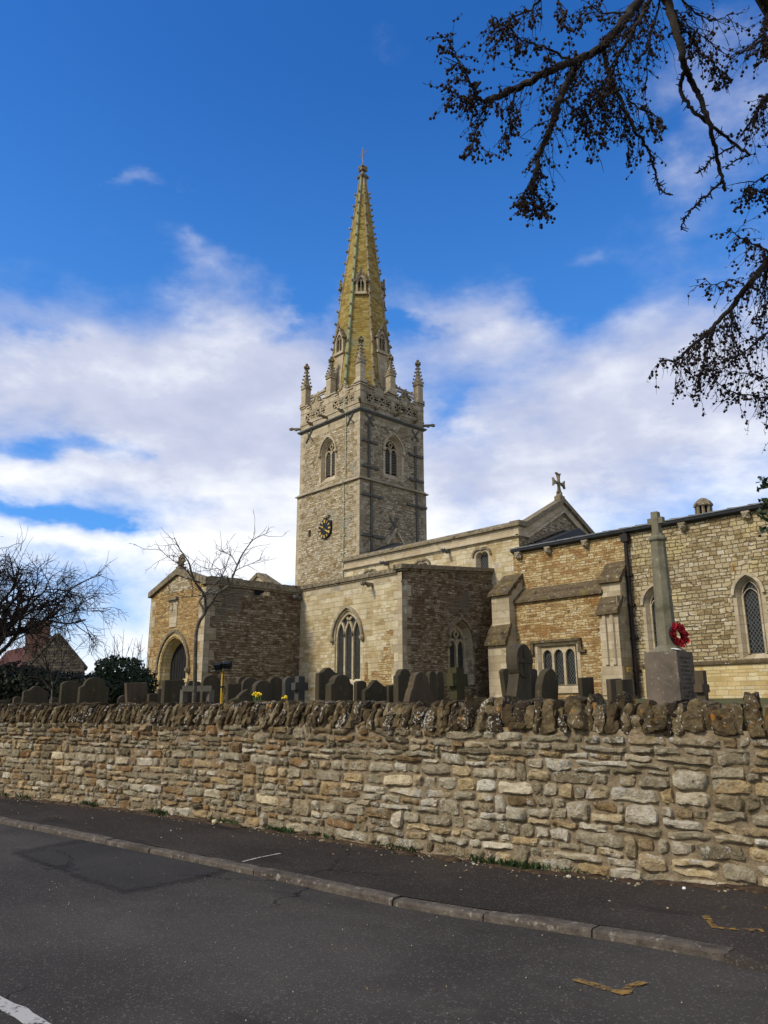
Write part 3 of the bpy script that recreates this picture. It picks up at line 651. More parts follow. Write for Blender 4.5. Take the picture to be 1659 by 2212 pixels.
M = MB(); quoins(M, Fe, YA, 1, 1.8, 6.4, .36); part(M, 'quoins', 'ashlar_dark')
M = MB(); M.fprism(Fe, [(YA-.14, 6.84), (YN+.1, 7.36), (YN+.1, 7.52), (YA-.14, 7.03)], -.14, .35); M.fprism(Fe, [(YA-.06, 6.77), (YN, 7.28), (YN, 7.36), (YA-.06, 6.85)], -.06, .2)
noisy(M, .02, 3); part(M, 'parapet_coping', 'coping')
M = MB(); M.fb(F, XP1-.1, XA-.25, 6.73, 6.90, -.10, .35); M.fb(F, XP1-.1, XA-.25, 6.66, 6.73, -.05, .1); part(M, 'parapet_coping', 'coping')
M = MB(); M.face([(XP1-9, YA+.3, 6.78), (XA-.1, YA+.3, 6.78), (XA-.1, YN, 7.40), (XP1-9, YN, 7.40)]); part(M, 'aisle_roof', 'lead')
M = MB(); sheet(M, F, rect(-36.9, XP1, 1.4, 6.85)); sheet(M, FW_(-36.9), rect(-27.4, -YA, 1.4, 6.85)); part(M, 'aisle_rear_wall', 'aisle', recalc=False)
gargoyle((-22.85, YA-.05, 6.42), (0, -1, 0), s=.8); gargoyle((-27.55, YA-.05, 6.36), (.35, -.94, 0), 'lead_string', s=.8)
# small gable rising behind the porch
F = FS(21.3); M = MB(); M.fprism(F, [(-33.9, 6.6), (-30.0, 6.6), (-30.0, 7.05), (-31.95, 8.02), (-33.9, 7.05)], 0, .35); g = part(M, 'inner_gable', 'ashlar')
M = MB()
for e in (-1, 1): sweep(M, F, [(-31.95, 8.06), (-31.95+e*2.1, 7.0)], .16, -.10, .45); sweep(M, F, [(-31.95, 7.72), (-31.95+e*1.5, 6.95)], .08, -.05, .05)
M.build('gable_coping', 'coping', g)
# ---- porch
F = FS(YP); XM = -30.03
door = arch(-30.0, 1.10, 2.0, 3.30, 4.48)
inn = arch(-30.0, 1.02, 2.0, 3.28, 4.36)
M = MB(); sheet(M, F, [(XP0, 1.5), (XP1, 1.5), (XP1, 6.42), (XM, 7.20), (XP0, 6.42)], [door]); part(M, 'porch_front_wall', 'porch', recalc=False)
M = MB(); ring(M, F, arch(-30.0, 1.34, 2.0, 3.35, 4.74), arch(-30.0, 1.16, 2.0, 3.32, 4.56), .03); loft(M, F, arch(-30.0, 1.16, 2.0, 3.32, 4.56), -.03, arch(-30, 1.05, 2, 3.3, 4.42), .16); loft(M, F, arch(-30, 1.05, 2, 3.3, 4.42), .16, arch(-30, .98, 2, 3.26, 4.32), .40)
for e in (-1, 1): M.fb(F, -30+e*1.22-.17, -30+e*1.22+.17, 2.62, 2.76, -.08, .15)
dw = part(M, 'porch_doorway', 'yellow')
M = MB(); sheet(M, F, arch(-30, 1.05, 2, 3.3, 4.42), d=.42)
dd = part(M, 'door', 'wood_door', dw, recalc=False)
M = MB()
for k in range(-4, 5): M.fb(F, -30+.22*k-.012, -30+.22*k+.012, 2.0, 4.25-.09*k*k*.6, .405, .42)
part(M, 'door_batten', 'wood_door', dw)
M = MB(); sweep(M, F, arc(-30.0, 1.36, 3.2, 4.78, 9), .11, -.10, .02)
for e in (-1, 1): M.ball(F(-30+e*1.36, 3.12, -.06), (.12, .12, .14), 6, 5, .4, e)
part(M, 'hood_mould', 'coping', dw)
M = MB(); quoins(M, F, XP0, 1, 2.0, 6.3, .42); part(M, 'quoins', 'ashlar')
M = MB(); quoins(M, F, XP1, -1, 2.0, 6.5, .42); part(M, 'quoins', 'ashlar')
M = MB(); M.fprism(F, [(-31.4, 6.45), (-28.6, 6.45), (-29.2, 6.85), (XM, 7.15), (-30.85, 6.85)], -.006, .05)
part(M, 'gable_face', 'tower')
M = MB()
for e, zz in ((-1, 6.42), (1, 6.55)):
    xe = XP0-.08 if e < 0 else XP1-.05
    M.fprism(F, [(xe, zz), (XM, 7.20), (XM, 7.46), (xe, zz+.24)], -.12, .30)
M.fb(F, XP1-.28, XP1+.10, 6.50, 6.80, -.12, .35); noisy(M, .02, 3)
part(M, 'gable_coping', 'coping')
M = MB(); M.box(XM-.16, XM+.16, YP-.06, YP+.26, 7.38, 7.55); M.tube([(XM, YP+.1, 7.5), (XM, YP+.1, 8.0)], [.10, .06], 6)
for dx_, dz_ in ((-.2, 7.78), (.2, 7.78), (0, 8.02), (-.11, 7.64), (.11, 7.64), (-.12, 7.92), (.12, 7.92)): M.ball((XM+dx_, YP+.1, dz_), .095, 6, 5, .4, dx_*9)
part(M, 'gable_cross', 'coping')
M = MB(); M.fb(F, -30.55, -29.9, 4.95, 6.10, -.03, .04); sd_ = part(M, 'sundial_plate', 'ashlar')
M = MB(); M.fb(F, -30.72, -29.88, 6.10, 6.20, -.14, .04); M.build('sundial_hood', 'coping', sd_)
M = MB()
g0, g1, g2 = F(-30.28, 5.95, -.04), F(-30.28, 5.66, -.04), F(-30.5, 5.70, -.30)
M.tube([g0, g1, g2, g0], .014, 5); M.build('gnomon', 'black', sd_)
Fe = FE(XP1)
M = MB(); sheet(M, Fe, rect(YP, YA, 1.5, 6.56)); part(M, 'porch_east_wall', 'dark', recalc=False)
M = MB(); sheet(M, FW_(XP0), rect(-YA, -YP, 1.5, 6.5)); part(M, 'porch_west_wall', 'porch', recalc=False)
M = MB(); M.fb(Fe, YP+.1, YA, 6.58, 6.84, -.10, .4); M.fb(Fe, YP, YA, 6.50, 6.58, -.05, .1)
for k in range(9): M.fb(Fe, YP+.12+.52*k, YP+.12+.52*k+.5, 6.835, 6.85+.02*(k % 3), -.09, .38)
noisy(M, .02, 2.5); part(M, 'parapet_coping', 'coping')
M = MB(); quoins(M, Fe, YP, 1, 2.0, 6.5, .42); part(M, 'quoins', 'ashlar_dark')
M = MB(); M.face([(XP0, YP+.2, 6.4), (XM, YP+.2, 7.1), (XM, YA, 7.1), (XP0, YA, 6.4)]); M.face([(XM, YP+.2, 7.1), (XP1, YP+.2, 6.5), (XP1, YA, 6.5), (XM, YA, 7.1)]); part(M, 'porch_roof', 'lead')
gargoyle((XP1+.02, 18.6, 6.28), (1, 0, 0), 'ashlar_dark', s=.85)
M = MB(); M.fb(FE(XP1), 18.25, 18.75, 6.28, 6.5, -.004, .02); part(M, 'spout_hole', 'void')
# ---- nave clerestory and east gable
F = FS(YN)
cw = []
for cx in (-21.66, -25.35, -29.1):
    A = arch(cx, .36, 7.4, 8.12, 8.30, 5); cw.append(A)
    M = MB(); ring(M, F, arch(cx, .55, 7.4, 8.15, 8.46, 5), A, .006); loft(M, F, A, -.006, arch(cx, .27, 7.4, 8.10, 8.24, 5), .25); wn_ = part(M, 'clerestory_window', 'ashlar')
    M = MB(); sheet(M, F, arch(cx, .30, 7.4, 8.10, 8.25, 5), d=.24); M.build('glass', 'glass', wn_, recalc=False)
    M = MB(); sweep(M, F, arc(cx, .52, 8.14, 8.44, 5), .09, -.08, .02); M.build('hood_mould', 'coping', wn_)
M = MB(); sheet(M, F, rect(-31.18, XN, 1.5, 8.72), cw); part(M, 'nave_south_wall', 'aisle', recalc=False)
def along(prof, x0, x1, name, mat, par=None):           # moulding along the south side, prof = (out to the south, z)
    M = MB(); M.prism([(x0, YN-o, z) for o, z in prof], (x1-x0, 0, 0)); return part(M, name, mat, par)
along([(-.3, 8.72), (.03, 8.72), (.03, 9.16), (-.3, 9.16)], -31.18, XN+.02, 'clerestory_parapet', 'ashlar')
along([(-.1, 8.70), (.14, 8.74), (.14, 8.79), (.02, 8.86), (-.1, 8.86)], -31.18, XN+.10, 'string_course', 'ashlar')
along([(-.35, 9.17), (.16, 9.17), (.16, 9.25), (.05, 9.40), (-.35, 9.42)], -31.22, XN+.14, 'parapet_coping', 'coping')
M = MB(); M.prism([(-31.18, YN+.02, 1.5), (-31.18, TY0+.5, 1.5), (-31.18, TY0+.5, 9.2), (-31.18, YN+.02, 9.2)], (.3, 0, 0)); part(M, 'nave_west_wall', 'yellow')
Fe = FE(XN); YR = 29.68
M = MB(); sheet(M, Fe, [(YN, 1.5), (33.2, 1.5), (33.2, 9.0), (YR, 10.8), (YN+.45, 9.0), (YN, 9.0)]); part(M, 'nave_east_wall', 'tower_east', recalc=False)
M = MB()
M.fprism(Fe, [(YN-.15, 9.175), (YN+.46, 9.175), (YR, 10.80), (33.3, 8.85), (33.3, 9.08), (YR, 11.03), (YN+.40, 9.40), (YN-.15, 9.40)], -.17, .35)
part(M, 'gable_coping', 'coping')
M = MB(); M.fprism(Fe, [(YN-.022, 8.725), (YN+.55, 8.725), (YR, 10.42), (33.2, 8.50), (33.2, 8.86), (YR, 10.80), (YN+.45, 9.165), (YN-.022, 9.165)], -.035, .10); gfr = part(M, 'gable_frieze', 'ashlar')
M = MB(); sweep(M, Fe, [(YN-.14, 8.78), (YN+.58, 8.78), (YR, 10.40), (33.2, 8.48)], .12, -.13, .05); part(M, 'string_course', 'ashlar')
cxy = (XN-.05, YR-.08)
M = MB(); M.box(cxy[0]-.17, cxy[0]+.17, cxy[1]-.18, cxy[1]+.18, 10.92, 11.12); M.lathe((cxy[0], cxy[1], 0), [(.19, 11.1), (.12, 11.3), (.09, 11.36)], 8)
def leaf(M, c, u, v, L, W):                             # flared cross arm
    c, u, v = V3(c), V3(u), V3(v); n_ = u.cross(v)*.06
    M.prism([c+u*q+v*w_-n_ for q, w_ in ((0, .05), (L*.5, .045), (L*.8, .09), (L, W), (L*.93, .03), (L*.93, -.03), (L, -W), (L*.8, -.09), (L*.5, -.045), (0, -.05))], n_*2)
ctr = (cxy[0], cxy[1], 11.76)
for u, v, L in (((0, 0, 1), (0, 1, 0), .50), ((0, 0, -1), (0, 1, 0), .48), ((0, 1, 0), (0, 0, 1), .46), ((0, -1, 0), (0, 0, 1), .46)): leaf(M, ctr, u, v, L, .20)
M.ball(ctr, (.07, .14, .14), 6, 5); part(M, 'gable_cross', 'coping')
# nave roof
M = MB(); M.face([(-31.1, YN+.3, 9.15), (XN-.1, YN+.3, 9.15), (XN-.1, YR, 10.34), (-31.1, YR, 10.34)]); M.face([(-31.1, YR, 10.34), (XN-.1, YR, 10.34), (XN-.1, 33.1, 9.15), (-31.1, 33.1, 9.15)])
nr = part(M, 'nave_roof', 'lead')
M = MB()
for k in range(17): x = -30.8+.66*k; M.tube([(x, YN+.32, 9.18), (x, YR, 10.36)], .022, 5)
M.tube([(-31.1, YR, 10.35), (XN-.2, YR, 10.35)], .06, 6); M.build('roof_roll', 'lead', nr)
M = MB(); M.prism([(-31.1, 27.0, 9.55), (-31.1, YR, 10.66), (-30.2, YR, 10.52), (-28.3, 27.0, 9.5)], (0, .06, .05)); M.build('flashing', 'lead_dark', nr)
M = MB(); M.box(-31.1, XN, 33.0, 33.2, 1.5, 9.0); part(M, 'nave_north_wall', 'yellow')
gargoyle((-27.75, YN-.02, 8.62), (0, -1, 0), 'lead_string', s=.8); gargoyle((-23.6, YN-.02, 8.64), (0, -1, 0), 'lead_string', s=.8)
# ---- chancel
F = FS(YC); XE = -4.5
cwin = []
for cx in (-10.15, -13.42, -6.6):
    cwin.append(window(F, cx, .40, 3.10, 5.22, 5.74, .24, ihw=.27, izs=5.16, iza=5.62, iz0=3.26, lights=1, style='plain', sur=.12, hood=True, stops=False, hoodmat='ashlar', bar=.03, name='lancet_window'))
M = MB(); sheet(M, F, rect(XN-.04, XE, 1.4, 7.92), cwin); part(M, 'chancel_south_wall', 'chancel', recalc=False)
M = MB(); M.fb(FS(YC-.07), -14.1, XE, 1.4, 2.96, 0, .1); part(M, 'chancel_plinth', 'yellow')
M = MB(); M.prism([(-14.1, YC-.15, 2.95), (-14.1, YC-.15, 3.02), (-14.1, YC+.05, 3.10), (-14.1, YC+.05, 2.95)], (XE+14.1, 0, 0)); part(M, 'string_course', 'slab')
M = MB(); M.fb(F, XN-.035, -14.3, 5.9, 7.92, -.004, .05); part(M, 'rebuilt_wall_face', 'iron')
M = MB(); M.box(XN-.04, XE, YC+.7, 33.2, 1.4, 7.6); part(M, 'chancel_core', 'chancel')
M = MB(); M.prism([(XN-.02, YC+.05, 7.85), (XN-.02, YC-.20, 7.93), (XN-.02, YC-.22, 8.03), (XN-.02, YC+.05, 8.05)], (XE-XN, 0, 0)); part(M, 'gutter', 'lead_dark')
M = MB(); M.prism([(XN-.02, YC-.24, 8.034), (XN-.02, YC-.24, 8.07), (XN-.02, 29.7, 8.98), (XN-.02, 33.4, 8.05), (XN-.02, 29.7, 8.85)], (XE-XN, 0, 0)); cr_ = part(M, 'chancel_roof', 'lead')
M = MB()
for k in range(22): x = XN+.35+.68*k; M.tube([(x, YC-.22, 8.06), (x, YC+1.2, 8.38)], .045, 5)
M.build('roof_roll', 'lead', cr_)
M = MB(); M.prism([(XN-.02, 26.3, 8.2), (XN-.02, 29.5, 9.42), (XN-.02, 32.6, 8.2)], (1.0, 0, 0)); M.build('lead_saddle', 'lead_dark', cr_)
M = MB(); sweep(M, FE(XN+.05), [(26.5, 8.42), (29.5, 9.52), (32.4, 8.4)], .09, -.12, .08); M.build('flashing', 'coping', cr_)
for x in (-19.29, -17.79, -16.05, -12.1, -9.88, -7.6):
    M = MB(); M.ball((x, YC-.10, 7.74), (.13, .15, .15), 8, 6, .5, x); M.ball((x-.05, YC-.22, 7.78), .05, 5, 4); M.ball((x+.05, YC-.22, 7.78), .05, 5, 4); M.ball((x, YC-.24, 7.70), .05, 5, 4); M.box(x-.13, x+.13, YC-.2, YC+.02, 7.84, 7.90)
    part(M, 'carved_head', 'ashlar_dark')
tx, ty = -12.27, 28.0
M = MB(); M.lathe((tx, ty, 0), [(.30, 8.2), (.30, 8.38), (.26, 8.40)], 8, math.pi/8)
for k in range(8):
    th = math.pi/8+k*math.pi/4; M.tube([(tx+.23*math.cos(th), ty+.23*math.sin(th), 8.38), (tx+.23*math.cos(th), ty+.23*math.sin(th), 8.76)], .055, 6)
tl = part(M, 'roof_lantern', 'coping'); tl.location = (tx*-.1, ty*-.1, .20); tl.scale = (1.1, 1.1, 1.0)
M = MB(); M.lathe((tx, ty, 0), [(.17, 8.4), (.17, 8.74)], 8); M.build('lantern_opening', 'void', tl)
M = MB(); M.lathe((tx, ty, 0), [(.32, 8.72), (.32, 8.78), (.26, 8.90), (.14, 9.01), (.05, 9.05)], 8, math.pi/8); M.build('lantern_cap', 'coping', tl)
# ---- lower wall between the buttresses, with the square window
YL = 25.28; F = FS(YL)
sq = rect(-18.22, -16.44, 2.30, 3.92)
M = MB(); sheet(M, F, rect(-19.3, -15.1, 1.4, 5.74), [sq]); part(M, 'vestry_wall', 'iron', recalc=False)
M = MB(); O = rect(-18.36, -16.30, 2.16, 4.02); ring(M, F, O, sq, .008); i2 = rect(-18.10, -16.56, 2.40, 3.84); loft(M, F, sq, -.008, i2, .16); M.fb(F, -18.42, -16.24, 2.10, 2.20, -.06, .05); sw = part(M, 'square_window', 'ashlar')
M = MB(); sheet(M, F, i2, d=.22); M.build('glass', 'glass', sw, recalc=False)
M = MB(); lw = (16.56-18.10)/3*-1
for k in range(3):
    c = -18.10+lw*(k+.5); hole = arch(c, lw*.40, 2.40, 3.52, 3.76, 5)
    cell = rect(c-lw/2, c+lw/2, 2.40, 3.84); hole[0] = (hole[0][0], 2.42); hole[-1] = (hole[-1][0], 2.42)
    sheet(M, F, cell, [hole], d=.10); loft(M, F, hole, .10, hole, .215)
M.build('tracery', 'ashlar', sw, recalc=False)
M = MB(); M.fb(F, -18.48, -16.20, 4.02, 4.12, -.13, .02)
for e in (-18.43, -16.25): M.fb(F, e-.07, e+.07, 3.66, 4.03, -.11, .02)
M.fb(F, -18.66, -18.36, 3.58, 3.68, -.12, .02); M.fb(F, -16.32, -16.02, 3.58, 3.68, -.12, .02); noisy(M, .01, 5); M.build('label_mould', 'slab', sw)
def slope(M, x0, x1, ya, za, yb, zb_, th=.14, n=2):     # weathered slab courses falling to the south from (ya, za) to (yb, zb)
    for k in range(n):
        f0, f1 = k/n, (k+1)/n; y0, z0 = ya+(yb-ya)*f0, za+(zb_-za)*f0; y1, z1 = ya+(yb-ya)*f1, za+(zb_-za)*f1; o = .05 if k else 0
        M.prism([(x0, y0+.02, z0+o*.2), (x0, y1-.06, z1-.01), (x0, y1-.06, z1-th+.02), (x0, y1+.1, z1-th), (x0, y0+.02, z0-th)], (x1-x0, 0, 0))
M = MB(); slope(M, -19.42, -15.15, YC, 6.34, YL-.06, 5.80, .14, 2); noisy(M, .015, 2.5); part(M, 'weathering_slabs', 'slab')
def buttress(x0, x1, zt, z1, z2, z3, y1=24.9, y2=24.56, capw=.07, low=1.4):
    M = MB(); M.prism([(x0, YC+.1, low), (x0, y2, low), (x0, y2, z3), (x0, y1, z2-.05), (x0, y1, z1), (x0, YC+.1, zt-.08)], (x1-x0, 0, 0)); b = part(M, 'buttress', 'ashlar')
    M = MB(); slope(M, x0-capw, x1+capw, YC, zt, y1-.08, z1-.02, .15, 3); noisy(M, .02, 3); M.build('weathering_cap', 'slab', b)
    M = MB(); slope(M, x0-capw, x1+capw, y1+.02, z2, y2-.08, z3-.02, .15, 2); noisy(M, .02, 3); M.build('weathering_cap', 'slab', b)
    return b
buttress(-20.12, -19.22, 7.02, 6.18, 4.95, 4.14)
b2 = buttress(-15.18, -14.42, 6.92, 6.18, 5.57, 4.99, 25.25, 24.93)
M = MB()
for x in (-14.96, -14.66): M.tube([(x, 24.92, 3.05), (x, 24.92, 4.85)], .085, 8)
M.fb(FS(24.93), -15.22, -14.38, 2.0, 3.0, -.05, .1); M.build('attached_shaft', 'ashlar', b2)
M = MB(); M.fb(FE(-14.42), 24.96, 25.8, 1.4, 5.5, -.004, .02); M.build('shaded_side', 'ashlar_dark', b2)  # darker facing paints the shade of the buttress's east side
M = MB(); y = YC-.14; M.tube([(-14.32, y, 7.6), (-14.32, y, 2.0)], .075, 8); M.box(-14.46, -14.18, y-.11, y+.13, 7.55, 7.84); M.tube([(-14.32, y-.02, 7.82), (-14.32, y-.02, 8.0)], .06, 6)
for z in (6.3, 5.2, 4.0, 2.85): M.tube([(-14.32, y, z-.05), (-14.32, y, z+.05)], .105, 8); M.box(-14.46, -14.18, y, y+.15, z-.04, z+.04)
part(M, 'downpipe', 'pipe')
M = MB(); M.box(-14.415, -14.40, 25.22, 25.48, 2.80, 2.97); sg = M.build('warning_sign', plain('yellow_sign', H('d9ab25'), .5, .05))
tag(sg, 'tiny yellow and white warning plate fixed to the side of the buttress by the downpipe', 'sign')
M = MB(); M.box(-14.399, -14.397, 25.235, 25.30, 2.815, 2.955); M.build('white_panel', 'white', sg)
M = MB()
for z in (2.92, 2.89, 2.86, 2.83): M.box(-14.399, -14.397, 25.315, 25.46, z-.006, z+.006)
M.prism([(-14.396, 25.245, 2.86), (-14.396, 25.29, 2.86), (-14.396, 25.268, 2.91)], (.001, 0, 0)); M.build('lettering', 'black', sg)
# ------------------------------------------------------------------ ground, road, pavement, kerb
def sm(x): x = max(0, min(1, x)); return x*x*(3-2*x)
def catmull(pts, n):
    P_ = [V3(p) for p in pts]; P_ = [P_[0]*2-P_[1]]+P_+[P_[-1]*2-P_[-2]]; out = []
    for i in range(1, len(P_)-2):
        for k in range(n):
            t_ = k/n; a, b, c, d = P_[i-1:i+3]
            out.append(.5*((2*b)+(c-a)*t_+(2*a-5*b+4*c-d)*t_*t_+(3*b-a-3*c+d)*t_**3))
    return out+[P_[-2]]
WALL = catmull([(-34, .9, 0), (-26, 2.6, 0), (-18.5, 4.25, 0), (-15.4, 4.95, 0), (-12.6, 5.56, 0), (-10.3, 5.96, 0), (-8.5, 6.14, 0), (-6.7, 6.30, 0), (-5.4, 6.44, 0), (-4.2, 6.56, 0), (-3.33, 6.67, 0), (-2.8, 6.76, 0), (-2.1, 6.9, 0), (0, 7.35, 0), (5, 8.4, 0)], 12)
KERB = catmull([(-40, -.3, 0), (-25, 2.1, 0), (-17, 3.42, 0), (-12.47, 4.02, 0), (-9.5, 4.38, 0), (-7.24, 4.63, 0), (-4.37, 4.88, 0), (-2.33, 4.98, 0), (0, 5.1, 0), (6, 5.6, 0)], 10)
def rise(x, y): return .12*sm((x+5.2)/3.0)*sm((y-1)/3.5)
class Path:
    def __init__(s, pts):
        s.p = pts; s.l = [0]
        for a, b in zip(pts, pts[1:]): s.l.append(s.l[-1]+(b-a).length)
        s.L = s.l[-1]
    def at(s, d):
        d = max(0, min(s.L-1e-6, d)); lo, hi = 0, len(s.l)-1
        while hi-lo > 1:
            m_ = (lo+hi)//2
            if s.l[m_] <= d: lo = m_
            else: hi = m_
        a, b = s.p[lo], s.p[hi]; t_ = (d-s.l[lo])/(s.l[hi]-s.l[lo]); dr = (b-a).normalized()
        return a.lerp(b, t_), dr, V3((dr.y, -dr.x, 0))      # point, direction, normal to the road side
    def s_of_x(s, x):
        return next((l for p, l in zip(s.p, s.l) if p.x >= x), s.L)
wp, kp = Path(WALL), Path(KERB)
def wall_y(x):
    for a, b in zip(WALL, WALL[1:]):
        if a.x <= x <= b.x: return a.y+(b.y-a.y)*(x-a.x)/(b.x-a.x)
    return WALL[0].y+(x-WALL[0].x)*.14 if x < WALL[0].x else WALL[-1].y+(x-WALL[-1].x)*.2
def kerb_y(x):
    for a, b in zip(KERB, KERB[1:]):
        if a.x <= x <= b.x: return a.y+(b.y-a.y)*(x-a.x)/(b.x-a.x)
    return KERB[0].y+(x-KERB[0].x)*.16 if x < KERB[0].x else KERB[-1].y+(x-KERB[-1].x)*.1
def zground(x, y):                                          # churchyard level
    d = y-wall_y(x); return 1.28+.60*sm((d-1.5)/18)+.03*noise.noise(V3((x*.4, y*.4, 0)))
def asphalt(name, c, c2, speck, bump=.5, edge=False):
    mt, n, b = new_mat(name); p = n.node('ShaderNodeNewGeometry').outputs['Position']
    a = n.noise(p, .5, 5, .6); f = n.noise(p, 55, 3, .7); v = n.vor(p, 95)
    col = n.mix(n.step(a, .38, .66), c, c2)
    q = n.m('ADD', .62, n.m('MULTIPLY', f, .76)); col = n.mix(1.0, col, n.xyz(q, q, q), 'MULTIPLY')
    ch = n.vor(p, 95, 'F1', 'Color'); cr, cg, cb = n.sep(ch)
    col = n.mix(n.m('MULTIPLY', n.m('GREATER_THAN', cr, .93), .55), col, speck)
    col = n.mix(n.step(n.noise(p, 2.1, 6, .7), .60, .76), col, tuple(x*1.28 for x in c2))
    col = n.mix(n.step(n.noise(n.vm('MULTIPLY', p, (.35, 1.1, 1)), 1.3, 4, .6), .57, .72), col, tuple(x*.72 for x in c))
    w1 = n.noise(n.vm('MULTIPLY', p, (.22, .9, 1)), 1.0, 5, .62); q = n.m('ADD', .55, n.m('MULTIPLY', w1, .92)); col = n.mix(1.0, col, n.xyz(q, q, q), 'MULTIPLY')
    cr_ = n.m('LESS_THAN', n.vor(n.vm('ADD', p, n.scale(n.noise(p, 1.6, 4, .6, color=True), .8)), .42, 'DISTANCE_TO_EDGE'), .006)
    col = n.mix(n.m('MULTIPLY', cr_, n.step(n.noise(p, .35, 2, .5), .52, .6)), col, H('232120'))
    b.inputs['Specular IOR Level'].default_value = .12
    if edge: n.put(b.inputs['Alpha'], n.step(n.m('ADD', n.sep(n.node('ShaderNodeAttribute', attribute_name='tint').outputs['Color'])[0], n.m('MULTIPLY', n.m('SUBTRACT', n.noise(p, 9, 5, .7), .5), .5)), .05, .55))
    finish(n, b, col, .92, n.m('ADD', v, n.m('MULTIPLY', f, .6)), bump, .006); return mt
MAT['road'] = asphalt('worn_asphalt', H('393530'), H('45413b'), H('66635b'))
MAT['patch'] = asphalt('dark_asphalt_patch', H('322f2c'), H('393632'), H('4b4945'), edge=True)
MAT['pave'] = asphalt('pavement_asphalt', H('2f2a26'), H('3b352f'), H('625c52'))
MAT['kerb'] = plain('worn_kerbstone', H('574f45'), .92, .4, 11, .8, spots=((2.2, .50, .66, H('423b33')), (16, .58, .68, H('827a6d')), (1.1, .58, .7, H('4d4034'))))
MAT['grass'] = plain('churchyard_grass', H('4a4a28'), .95, .35, 3, .6, c2=H('5c5634'))
M = MB(); xs = [-60, -40, -30, -24]+[-20+.5*k for k in range(46)]+[4, 6, 10, 20, 60]
def grid(M, xs, rows, zf):                                  # rows: functions x -> y
    ids = [[M.add([(x, r(x), zf(x, r(x)))]) for x in xs] for r in rows]
    for a, b in zip(ids, ids[1:]):
        for k in range(len(xs)-1): M.f.append((a[k], a[k+1], b[k+1], b[k]))
grid(M, xs, [lambda x: -14.0, lambda x: -6.0]+[(lambda x, f=f: -6+(kerb_y(x)+.02+6)*f) for f in (.2, .35, .5, .6, .7, .8, .9, 1)], rise)
rd = M.build('road', 'road', smooth=True); rd['kind'] = 'structure'
def zpave(x, y):
    f = (y-kerb_y(x))/max(.3, wall_y(x)-kerb_y(x))
    return rise(x, y)+.062*(1-sm((x+2.42)/.25)*(1-sm(f*1.6)))+.03*sm(f)
M = MB(); grid(M, xs, [(lambda x, f=f: kerb_y(x)+.11+(wall_y(x)+.12-kerb_y(x)-.11)*f) for f in (0, .15, .3, .45, .6, .75, .9, 1)], zpave); grid(M, [-2.34+.25*k for k in range(33)], [lambda x: kerb_y(x)-.034, lambda x: kerb_y(x)-.03, lambda x: kerb_y(x)+.12], lambda x, y: -.08 if y < kerb_y(x)-.032 else zpave(x, y)+.003)
pv = M.build('pavement', 'pave', smooth=True); pv['kind'] = 'structure'
M = MB(); s0, s1 = kp.s_of_x(-30), kp.s_of_x(-2.36); s_ = s1; rnd = random.Random(4)
while s_ > s0:
    L = .915; a, b = s_-L+.008, s_-.004; n_ = 5; rows = []
    jz = rnd.uniform(-.006, .006); jy = rnd.uniform(-.008, .008)
    for k in range(n_+1):
        p, d, nn = kp.at(a+(b-a)*k/n_); zr = rise(p.x, p.y)+jz; p = p+nn*jy; e = -.004 if k in (0, n_) else 0
        rows.append(M.add([V3((q.x, q.y, z+zr+.006*noise.noise(V3((q.x*9, q.y*9, z*20))))) for q, z in ((p+nn*.005, -.06), (p+nn*(.0+e), .040), (p-nn*.010, .054+e), (p-nn*.024, .060+e), (p-nn*.115, .063+e), (p-nn*.125, -.02))]))
    for q, r in zip(rows, rows[1:]):
        for k in range(5): M.f.append((q+k, q+k+1, r+k+1, r+k))
    for q in (rows[0], rows[-1]): M.f.append(tuple(q+k for k in range(6)))
    s_ -= L
kb = M.build('kerb', 'kerb'); kb['kind'] = 'structure'
M = MB(); xs2 = [-500, -200, -100, -60, -40]+[-34+2*k for k in range(22)]+[20, 40, 100, 200, 500]
def zland(x, y):
    d = y-wall_y(x); return -.05 if d < .3 else zground(x, y)
grid(M, xs2, [lambda x: -500, lambda x: -100, lambda x: -15, lambda x: wall_y(x)+.2, lambda x: wall_y(x)+.32]+[(lambda x, d=d: wall_y(x)+d) for d in (.8, 1.5, 2.5, 4, 6, 8, 10, 12, 16, 24, 40, 80, 200, 600)], zland)
gd = M.build('ground', 'grass', smooth=True); gd['kind'] = 'structure'
